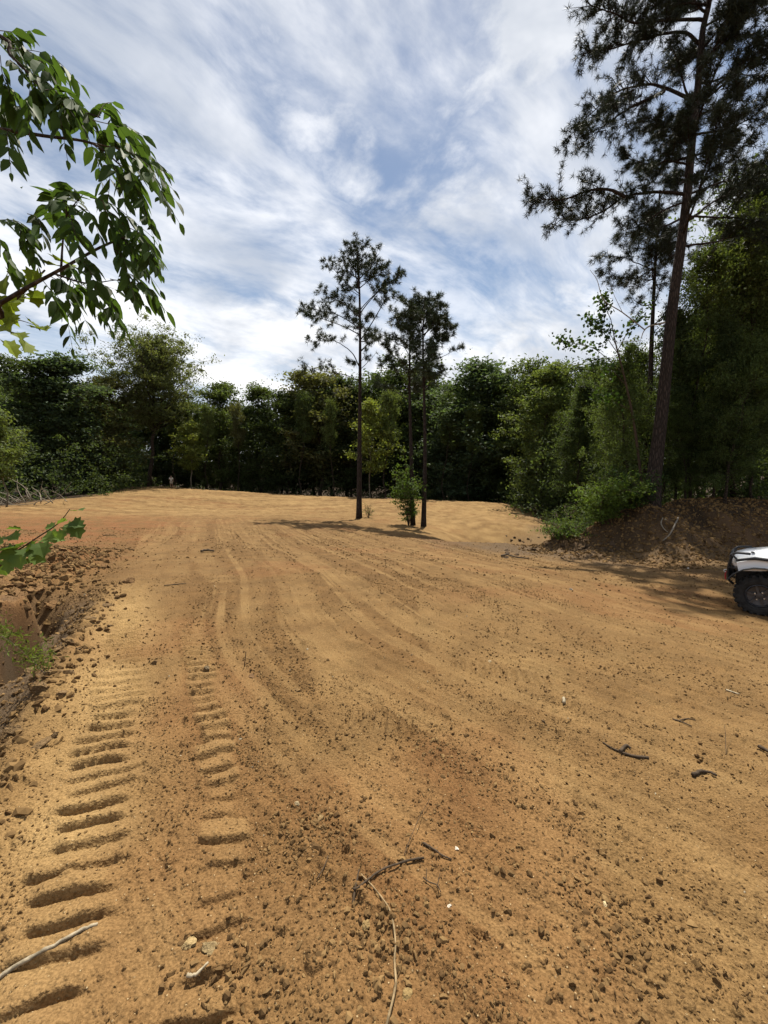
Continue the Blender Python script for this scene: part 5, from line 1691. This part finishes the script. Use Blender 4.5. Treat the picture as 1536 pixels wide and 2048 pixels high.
stick('wood_scrap', 'dark scrap of wood lying alone on the upper clearing', [(402, 1106), (415, 1104), (428, 1106)], 0.03, 0.02, M_TWIG, 0.02, 'wood scrap')
stick('brown_twig', 'straight thin twig lying past the heap of clods', [(328, 1173), (350, 1171), (372, 1169)], 0.008, 0.006, M_TWIG, 0.008)
stick('brown_twig', 'thin straight twig on the red dirt beyond the sapling sprig', [(206, 1072), (232, 1072)], 0.012, 0.008, M_TWIG, 0.01)
stick('fallen_branch', 'dark fallen branch along the spoil at the nose of the bank', [(1003, 1115), (1015, 1113), (1035, 1118), (1058, 1120)], 0.035, 0.02, M_TWIG, 0.02, 'branch')
stick('upright_stake', 'thin stick poking up from the spoil beside the sunlit dip', [(1110, 1078), (1105, 1078, 0.15), (1099, 1078, 0.30)], 0.02, 0.014, M_TWIG, 0.0)
stick('exposed_root', 'curved root dangling down the shaded bank face', [(1356, 1040), (1350, 1056), (1338, 1075), (1325, 1088)], 0.03, 0.016, M_DEAD, 0.05, 'root')
stick('exposed_root', 'looping root on the bank left of the dangling one', [(1325, 1040), (1322, 1052), (1328, 1062), (1335, 1068)], 0.022, 0.012, M_DEAD, 0.05, 'root')

# brush pile by the left edge of the wood
bp0 = gp(45, 1012)
e = empty('brush_pile', 'heap of bare grey branches at the left edge of the clearing', 'brush pile', tuple(bp0))
bpr = np.random.default_rng(88)
o0 = np.array(bp0)
for i in range(34):
    s0 = np.array([bpr.uniform(-3.2, 2.2), bpr.uniform(-0.8, 1.4), bpr.uniform(0, 0.4)])
    d = unit(np.array([bpr.uniform(-1, 1.2), bpr.uniform(-0.5, 0.5), bpr.uniform(0.0, 0.9)]))
    L = bpr.uniform(0.8, 2.8)
    C = catmull([s0, s0 + d * L * 0.5 + bpr.normal(0, 0.12, 3), s0 + d * L + bpr.normal(0, 0.2, 3) + np.array([0, 0, -0.15 * L])], 4)
    zb = base_height(C[:, 0] + o0[0], C[:, 1] + o0[1])[0] - o0[2]
    C[:, 2] = np.maximum(C[:, 2], zb + 0.03)
    g = Geo()
    r0 = bpr.uniform(0.015, 0.05)
    g.tube(C, np.linspace(r0, r0 * 0.3, len(C)), 5)
    g.obj('branch', M_DEAD, e, smooth=True)

# ------------------------------------------------------------------ side-by-side off-road vehicle at the right edge
M_WHITE = plain('white_body_paint', (0.78, 0.79, 0.80), 0.28, 0.5, var=0.03, scale=3, coat=0.5)
M_BLACK = plain('black_powder_coat', (0.018, 0.018, 0.019), 0.5, 0.4, var=0.3, scale=20)
M_PLAS = plain('black_plastic', (0.022, 0.022, 0.023), 0.7, 0.3, var=0.3, scale=15)
M_RUB = plain('dusty_tyre_rubber', (0.020, 0.019, 0.018), 0.85, 0.25, var=0.5, scale=9)
M_RIM = plain('dark_wheel_rim', (0.06, 0.06, 0.065), 0.4, 0.5, 0.6, var=0.2)
M_LAMP = plain('headlamp_lens', (0.45, 0.45, 0.42), 0.15, 0.6, var=0.05)
M_REDC = plain('red_hook', (0.35, 0.02, 0.03), 0.5, 0.4)
M_STEEL = plain('bright_steel', (0.6, 0.6, 0.6), 0.3, 0.5, 0.8)
M_YEL = plain('yellow_decal', (0.55, 0.42, 0.06), 0.4, 0.4, var=0.05)
M_GREYD = plain('grey_decal', (0.30, 0.31, 0.32), 0.4, 0.4, var=0.05)
HD = R(138)
wc = at(1518, 1206, 7.0)
WR = 0.345
Lx, Ly = math.cos(HD), math.sin(HD)
lx, ly = -Ly, Lx                                  # vehicle's left, towards the viewer
HW = 0.60
org = Vector((wc.x - lx * HW, wc.y - ly * HW, 0))
gzs = [base_height(np.array([org.x + lx * s * HW - Lx * b_]), np.array([org.y + ly * s * HW - Ly * b_]))[0][0] for s in (-1, 1) for b_ in (0, 2.0)]
utv = empty('utility_vehicle', 'white off-road side-by-side with black brush guard, cut by the right picture edge', 'off-road vehicle',
            (org.x, org.y, gz(wc.x, wc.y) - 0.012), HD)


def wheel(x, y):
    g = Geo()
    n = 36
    prof = [(0.19, 0.095), (0.215, 0.118), (0.26, 0.128), (0.305, 0.120), (0.325, 0.100), (0.330, 0.0), (0.325, -0.100), (0.305, -0.120), (0.26, -0.128), (0.215, -0.118), (0.19, -0.095)]
    V = [(r * math.cos(a), w, r * math.sin(a)) for a in np.arange(n) * 2 * math.pi / n for r, w in prof]
    m = len(prof)
    T = []
    for i in range(n):
        for k in range(m - 1):
            A, B = i * m + k, ((i + 1) % n) * m + k
            T += [(A, B, B + 1), (A, B + 1, A + 1)]
    g.add(V, T)
    for i in range(22):                            # tread lugs
        a = i * 2 * math.pi / 22
        for s in (-1, 1):
            aa_ = a + (0.14 if s > 0 else 0)
            ca, sa = math.cos(aa_), math.sin(aa_)
            M = [[-sa, 0, ca], [0, 1, 0], [ca, 0, sa]]
            g.box((0.334 * ca, s * 0.060, 0.334 * sa), (0.045, 0.085, 0.034), M)
            g.box((0.306 * ca, s * 0.118, 0.306 * sa), (0.040, 0.022, 0.052), M)
    t = g.obj('wheel', M_RUB, utv, (x, y, WR))
    g = Geo()
    s = 1 if y > 0 else -1
    V = [(r * math.cos(a), s * w, r * math.sin(a)) for a in np.arange(24) * 2 * math.pi / 24 for r, w in ((0.20, 0.10), (0.185, 0.112), (0.165, 0.07), (0.06, 0.055), (0.05, 0.085), (0.001, 0.088))]
    T = []
    for i in range(24):
        for k in range(5):
            A, B = i * 6 + k, ((i + 1) % 24) * 6 + k
            T += [(A, B, B + 1), (A, B + 1, A + 1)]
    g.add(V, T)
    for i in range(6):
        a = i * math.pi / 3 + 0.2
        ca, sa = math.cos(a), math.sin(a)
        g.box((0.115 * ca, s * 0.075, 0.115 * sa), (0.13, 0.03, 0.035), [[ca, 0, -sa], [0, 1, 0], [sa, 0, ca]])
    g.obj('rim', M_RIM, t)
    g = Geo()
    for i in range(4):
        a = i * math.pi / 2 + 0.5
        g.tube(np.array([(0.07 * math.cos(a), s * 0.06, 0.07 * math.sin(a)), (0.07 * math.cos(a), s * 0.10, 0.07 * math.sin(a))]), 0.011, 6)
    g.obj('lug_nuts', M_STEEL, t)


for x_ in (0.0, -2.02):
    for s in (-1, 1):
        wheel(x_, s * HW)


def loft(name, secs, mat, parent, smooth=True, caps=True):
    """closed cross sections (same count) joined along the body"""
    g = Geo()
    n = len(secs[0])
    V = [p_ for s in secs for p_ in s]
    T = []
    for i in range(len(secs) - 1):
        for k in range(n):
            q = (k + 1) % n
            A, B, C_, D = i * n + k, i * n + q, (i + 1) * n + q, (i + 1) * n + k
            T += [(A, B, C_), (A, C_, D)]
    if caps:
        for i, sec in ((0, secs[0]), (len(secs) - 1, secs[-1])):
            m = len(V)
            V.append(tuple(np.mean(np.array(sec), axis=0)))
            for k in range(n):
                q = (k + 1) % n
                T.append((m, i * n + k, i * n + q) if i else (m, i * n + q, i * n + k))
    g.add(V, T)
    return g.obj(name, mat, parent, smooth=smooth)


def hood_sec(x, w, zt, zb, cr_):
    h = []
    for y, z in ((-w, zb), (-w, zb + 0.4 * (zt - zb)), (-w * 0.92, zt - 0.05), (-w * 0.6, zt - 0.004), (-w * 0.57, zt + cr_), (0, zt + cr_ + 0.012), (w * 0.57, zt + cr_), (w * 0.6, zt - 0.004), (w * 0.92, zt - 0.05), (w, zb + 0.4 * (zt - zb)), (w, zb)):
        h.append((x, y, z))
    return h


hood = loft('hood', [hood_sec(0.40, 0.30, 0.90, 0.78, 0.0), hood_sec(0.36, 0.40, 0.945, 0.76, 0.008), hood_sec(0.22, 0.47, 0.995, 0.76, 0.02), hood_sec(0.0, 0.52, 1.035, 0.78, 0.025), hood_sec(-0.3, 0.56, 1.09, 0.82, 0.025), hood_sec(-0.72, 0.60, 1.15, 0.84, 0.02)], M_WHITE, utv)
g = Geo()
for s in (-1, 1):                                  # hood scoops
    g.box((0.13, s * 0.30, 1.028), (0.045, 0.11, 0.012), [[0.99, 0, 0.12], [0, 1, 0], [-0.12, 0, 0.99]])
g.obj('hood_vent', M_PLAS, hood)
g = Geo()
for i in range(4):
    g.box((0.31 - 0.004 * i, 0.10 + i * 0.035, 0.975), (0.035, 0.022, 0.004), [[0.94, 0, 0.3], [0, 1, 0], [-0.3, 0, 0.94]])
g.obj('hood_decal', M_GREYD, hood)
for s in (-1, 1):
    # fender: arched panel over the wheel
    g = Geo()
    V, T = [], []
    for i, a in enumerate(np.linspace(R(25), R(165), 9)):
        for k, (rr_, w) in enumerate(((0.43, 0.50), (0.46, 0.74), (0.44, 0.75), (0.41, 0.50))):
            V.append((rr_ * 1.08 * math.cos(a), s * w, WR + 0.03 + rr_ * math.sin(a)))
    for i in range(8):
        for k in range(3):
            A = i * 4 + k
            T += [(A, A + 4, A + 5), (A, A + 5, A + 1)]
    g.add(V, T)
    g.obj('fender', M_PLAS, utv, smooth=True)
    # white side panel under the hood rail, pointed to the rear
    sec = lambda y: [(0.30, y, 0.72), (0.33, y, 0.86), (0.10, y, 0.945), (-0.28, y, 0.93), (-0.62, y, 0.985), (-0.66, y, 0.90), (-0.30, y, 0.82), (0.02, y, 0.755)]
    sp_ = loft('side_panel', [sec(s * 0.53), sec(s * 0.60)], M_WHITE, utv, False)
    g = Geo()
    g.tube(np.array([(0.34, s * 0.62, 0.90), (0.10, s * 0.625, 0.968), (-0.28, s * 0.63, 0.955), (-0.68, s * 0.64, 1.02)]), [0.022, 0.028, 0.03, 0.03], 6)
    g.obj('trim_rail', M_PLAS, sp_, smooth=True)
    g = Geo()
    g.box((-0.34, s * 0.602, 0.795), (0.30, 0.006, 0.07), [[0.97, 0, 0.2], [0, 1, 0], [-0.2, 0, 0.97]])
    g.obj('decal', M_YEL, sp_)
    g = Geo()
    g.tube(catmull([(-0.24, s * 0.607, 0.77), (-0.30, s * 0.607, 0.82), (-0.40, s * 0.607, 0.80), (-0.46, s * 0.607, 0.83)], 4), 0.007, 4)
    g.obj('decal_stripe', M_REDC, sp_)
    # headlamp
    loft('headlamp', [[(0.36, s * y, z) for y, z in ((0.28, 0.80), (0.46, 0.83), (0.46, 0.90), (0.30, 0.88))], [(0.385, s * y, z) for y, z in ((0.30, 0.81), (0.44, 0.835), (0.44, 0.89), (0.31, 0.87))]], M_LAMP, utv, False)
    # suspension arms
    g = Geo()
    for x_ in (0.0, -2.02):
        g.tube(np.array([(x_, s * 0.50, 0.36), (x_ + 0.14, s * 0.2, 0.40)]), 0.02, 5)
        g.tube(np.array([(x_, s * 0.50, 0.36), (x_ - 0.14, s * 0.2, 0.40)]), 0.02, 5)
        g.tube(np.array([(x_, s * 0.46, 0.40), (x_, s * 0.30, 0.80)]), 0.035, 6)
    g.obj('suspension', M_BLACK, utv)
# chassis, grille, guard
sec = lambda x, w, z0, z1: [(x, -w, z0), (x, w, z0), (x, w * 1.05, z1), (x, -w * 1.05, z1)]
loft('chassis', [sec(0.34, 0.22, 0.42, 0.80), sec(0.1, 0.26, 0.34, 0.80), sec(-0.6, 0.40, 0.30, 0.84), sec(-0.85, 0.62, 0.30, 0.62), sec(-1.55, 0.62, 0.30, 0.60), sec(-1.7, 0.32, 0.34, 0.70), sec(-2.5, 0.30, 0.45, 0.72)], M_PLAS, utv, False)
gr = loft('grille', [[(0.37, y, z) for y, z in ((-0.30, 0.52), (0.30, 0.52), (0.36, 0.82), (-0.36, 0.82))], [(0.40, y, z) for y, z in ((-0.26, 0.55), (0.26, 0.55), (0.31, 0.79), (-0.31, 0.79))]], M_BLACK, utv, False)
bg_ = Geo()
for s in (-1, 1):
    bg_.tube(catmull([(0.36, s * 0.30, 0.42), (0.43, s * 0.33, 0.50), (0.445, s * 0.36, 0.74), (0.41, s * 0.38, 0.90), (0.36, s * 0.42, 1.00), (0.16, s * 0.50, 1.02)], 4), 0.021, 7)
    bg_.tube(np.array([(0.44, s * 0.36, 0.72), (0.30, s * 0.50, 0.74), (0.20, s * 0.53, 0.78)]), 0.018, 6)
    bg_.tube(np.array([(0.40, s * 0.41, 0.96), (0.24, s * 0.53, 0.80)]), 0.017, 6)
for x_, y_, z_ in ((0.435, 0.335, 0.52), (0.445, 0.36, 0.70), (0.42, 0.40, 0.95)):
    bg_.tube(np.array([(x_, -y_, z_), (x_, y_, z_)]), 0.019, 7)
for y_ in (-0.14, 0.14):
    bg_.tube(np.array([(0.44, y_, 0.52), (0.445, y_, 0.70), (0.43, y_, 0.95)]), 0.014, 6)
guard = bg_.obj('brush_guard', M_BLACK, utv, smooth=True)
g = Geo()
g.box((0.44, 0.0, 0.60), (0.03, 0.62, 0.13))
g.obj('skid_plate', M_BLACK, guard)
g = Geo()
g.tube(np.array([(0.40, -0.13, 0.58), (0.40, 0.13, 0.58)]), 0.055, 10)
w_ = g.obj('winch', M_BLACK, utv)
g = Geo()
g.tube(catmull([(0.455, 0.22, 0.62), (0.48, 0.22, 0.60), (0.485, 0.22, 0.55), (0.48, 0.22, 0.49), (0.470, 0.22, 0.47)], 3), 0.013, 6)
g.obj('hook_strap', M_REDC, w_)
g = Geo()
g.tube(catmull([(0.445, 0.22, 0.63), (0.48, 0.22, 0.65), (0.510, 0.22, 0.63), (0.50, 0.22, 0.605), (0.48, 0.22, 0.61)], 3), 0.010, 6)
g.obj('tow_hook', M_STEEL, w_)
# cabin, cage and box, beyond the picture edge
g = Geo()
for s in (-1, 1):
    g.tube(catmull([(-0.72, s * 0.62, 1.10), (-1.00, s * 0.60, 1.72), (-1.25, s * 0.58, 1.84), (-1.75, s * 0.58, 1.84), (-1.88, s * 0.60, 1.60), (-1.92, s * 0.62, 0.70)], 4), 0.026, 8)
    g.tube(np.array([(-1.75, s * 0.58, 1.82), (-2.5, s * 0.56, 0.95)]), 0.022, 7)
for x_, z_ in ((-1.0, 1.72), (-1.75, 1.84), (-0.74, 1.12)):
    g.tube(np.array([(x_, -0.6, z_), (x_, 0.6, z_)]), 0.024, 8)
g.obj('roll_cage', M_BLACK, utv, smooth=True)
loft('roof', [[(x_, y, z) for y, z in ((-0.56, 1.86), (0, 1.89), (0.56, 1.86), (0.56, 1.90), (0, 1.94), (-0.56, 1.90))] for x_ in (-1.05, -1.3, -1.8)], M_BLACK, utv, False)
for s in (-1, 1):
    g = Geo()
    g.box((-1.35, s * 0.30, 0.72), (0.48, 0.46, 0.14))
    g.box((-1.62, s * 0.30, 1.02), (0.13, 0.46, 0.55), [[0.97, 0, -0.2], [0, 1, 0], [0.2, 0, 0.97]])
    g.obj('seat', M_PLAS, utv)
loft('cargo_box', [[(x_, y, z) for y, z in ((-0.60, 0.74), (0.60, 0.74), (0.66, 1.02), (0.62, 1.02), (0.57, 0.78), (-0.57, 0.78), (-0.62, 1.02), (-0.66, 1.02))] for x_ in (-1.95, -2.7)], M_WHITE, utv, False)

# ------------------------------------------------------------------ person on the far brow
M_SKIN = plain('skin', (0.42, 0.27, 0.19), 0.6, 0.3, var=0.05)
M_SHIRT = plain('white_shirt', (0.72, 0.72, 0.70), 0.9, 0.1, var=0.08, scale=12)
M_SHORT = plain('light_shorts', (0.50, 0.46, 0.40), 0.9, 0.1, var=0.1, scale=12)
M_HAIR = plain('grey_brown_hair', (0.10, 0.085, 0.07), 0.7, 0.2)


def skin_obj(name, verts, edges, radii, mat, parent, root_i=0):
    me = bpy.data.meshes.new(name)
    me.from_pydata([tuple(v) for v in verts], edges, [])
    me.materials.append(mat)
    o = link(name, me, parent)
    sk = o.modifiers.new('skin', 'SKIN')
    for i, r in enumerate(radii):
        me.skin_vertices[0].data[i].radius = (r, r) if not isinstance(r, tuple) else r
        me.skin_vertices[0].data[i].use_root = (i == root_i)
    ss = o.modifiers.new('sub', 'SUBSURF')
    ss.levels = ss.render_levels = 2
    for p_ in me.polygons:
        p_.use_smooth = True
    return o


pg = gp(343, 978)
per = at(343, 976, 60)
per = Vector((per.x, per.y, gz(per.x, per.y)))
person = empty('person', 'person in a white shirt and light shorts standing on the far brow of the clearing', 'person', tuple(per), R(200))
bv = [(0, 0, 0.92), (0, 0.0, 1.08), (0, 0.0, 1.30), (0, 0.01, 1.44), (0, 0.0, 1.52), (0, -0.02, 1.60), (0, -0.03, 1.70),
      (0.10, 0, 0.86), (0.11, 0.01, 0.50), (0.12, -0.02, 0.09), (0.13, 0.12, 0.03), (-0.10, 0, 0.86), (-0.11, 0.03, 0.50), (-0.12, 0.02, 0.09), (-0.13, 0.16, 0.03),
      (0.19, 0, 1.40), (0.26, 0.04, 1.15), (0.20, 0.22, 1.20), (0.12, 0.28, 1.36), (0.10, 0.29, 1.44), (-0.19, 0, 1.40), (-0.25, -0.02, 1.13), (-0.24, 0.08, 0.90), (-0.23, 0.12, 0.80)]
be = [(0, 1), (1, 2), (2, 3), (3, 4), (4, 5), (5, 6), (0, 7), (7, 8), (8, 9), (9, 10), (0, 11), (11, 12), (12, 13), (13, 14), (3, 15), (15, 16), (16, 17), (17, 18), (18, 19), (3, 20), (20, 21), (21, 22), (22, 23)]
brd = [0.13, 0.12, 0.14, 0.10, 0.055, 0.085, 0.085, 0.085, 0.055, 0.04, 0.035, 0.085, 0.055, 0.04, 0.035, 0.06, 0.045, 0.035, 0.03, 0.035, 0.06, 0.045, 0.035, 0.03]
skin_obj('body', bv, be, brd, M_SKIN, person)
sv = [bv[i] for i in (0, 1, 2, 3, 15, 16, 20, 21)]
sv[5] = tuple(np.array(bv[15]) * 0.3 + np.array(bv[16]) * 0.7)
sv[7] = tuple(np.array(bv[20]) * 0.3 + np.array(bv[21]) * 0.7)
skin_obj('shirt', sv, [(0, 1), (1, 2), (2, 3), (3, 4), (4, 5), (3, 6), (6, 7)], [0.155, 0.15, 0.165, 0.115, 0.08, 0.068, 0.08, 0.068], M_SHIRT, person)
tv = [bv[0], bv[7], tuple(np.array(bv[7]) * 0.15 + np.array(bv[8]) * 0.85), bv[11], tuple(np.array(bv[11]) * 0.15 + np.array(bv[12]) * 0.85)]
skin_obj('shorts', tv, [(0, 1), (1, 2), (0, 3), (3, 4)], [0.145, 0.11, 0.085, 0.11, 0.085], M_SHORT, person)
skin_obj('hair', [(0, -0.045, 1.64), (0, -0.045, 1.73), (0, 0.01, 1.765)], [(0, 1), (1, 2)], [0.085, 0.085, 0.05], M_HAIR, person)
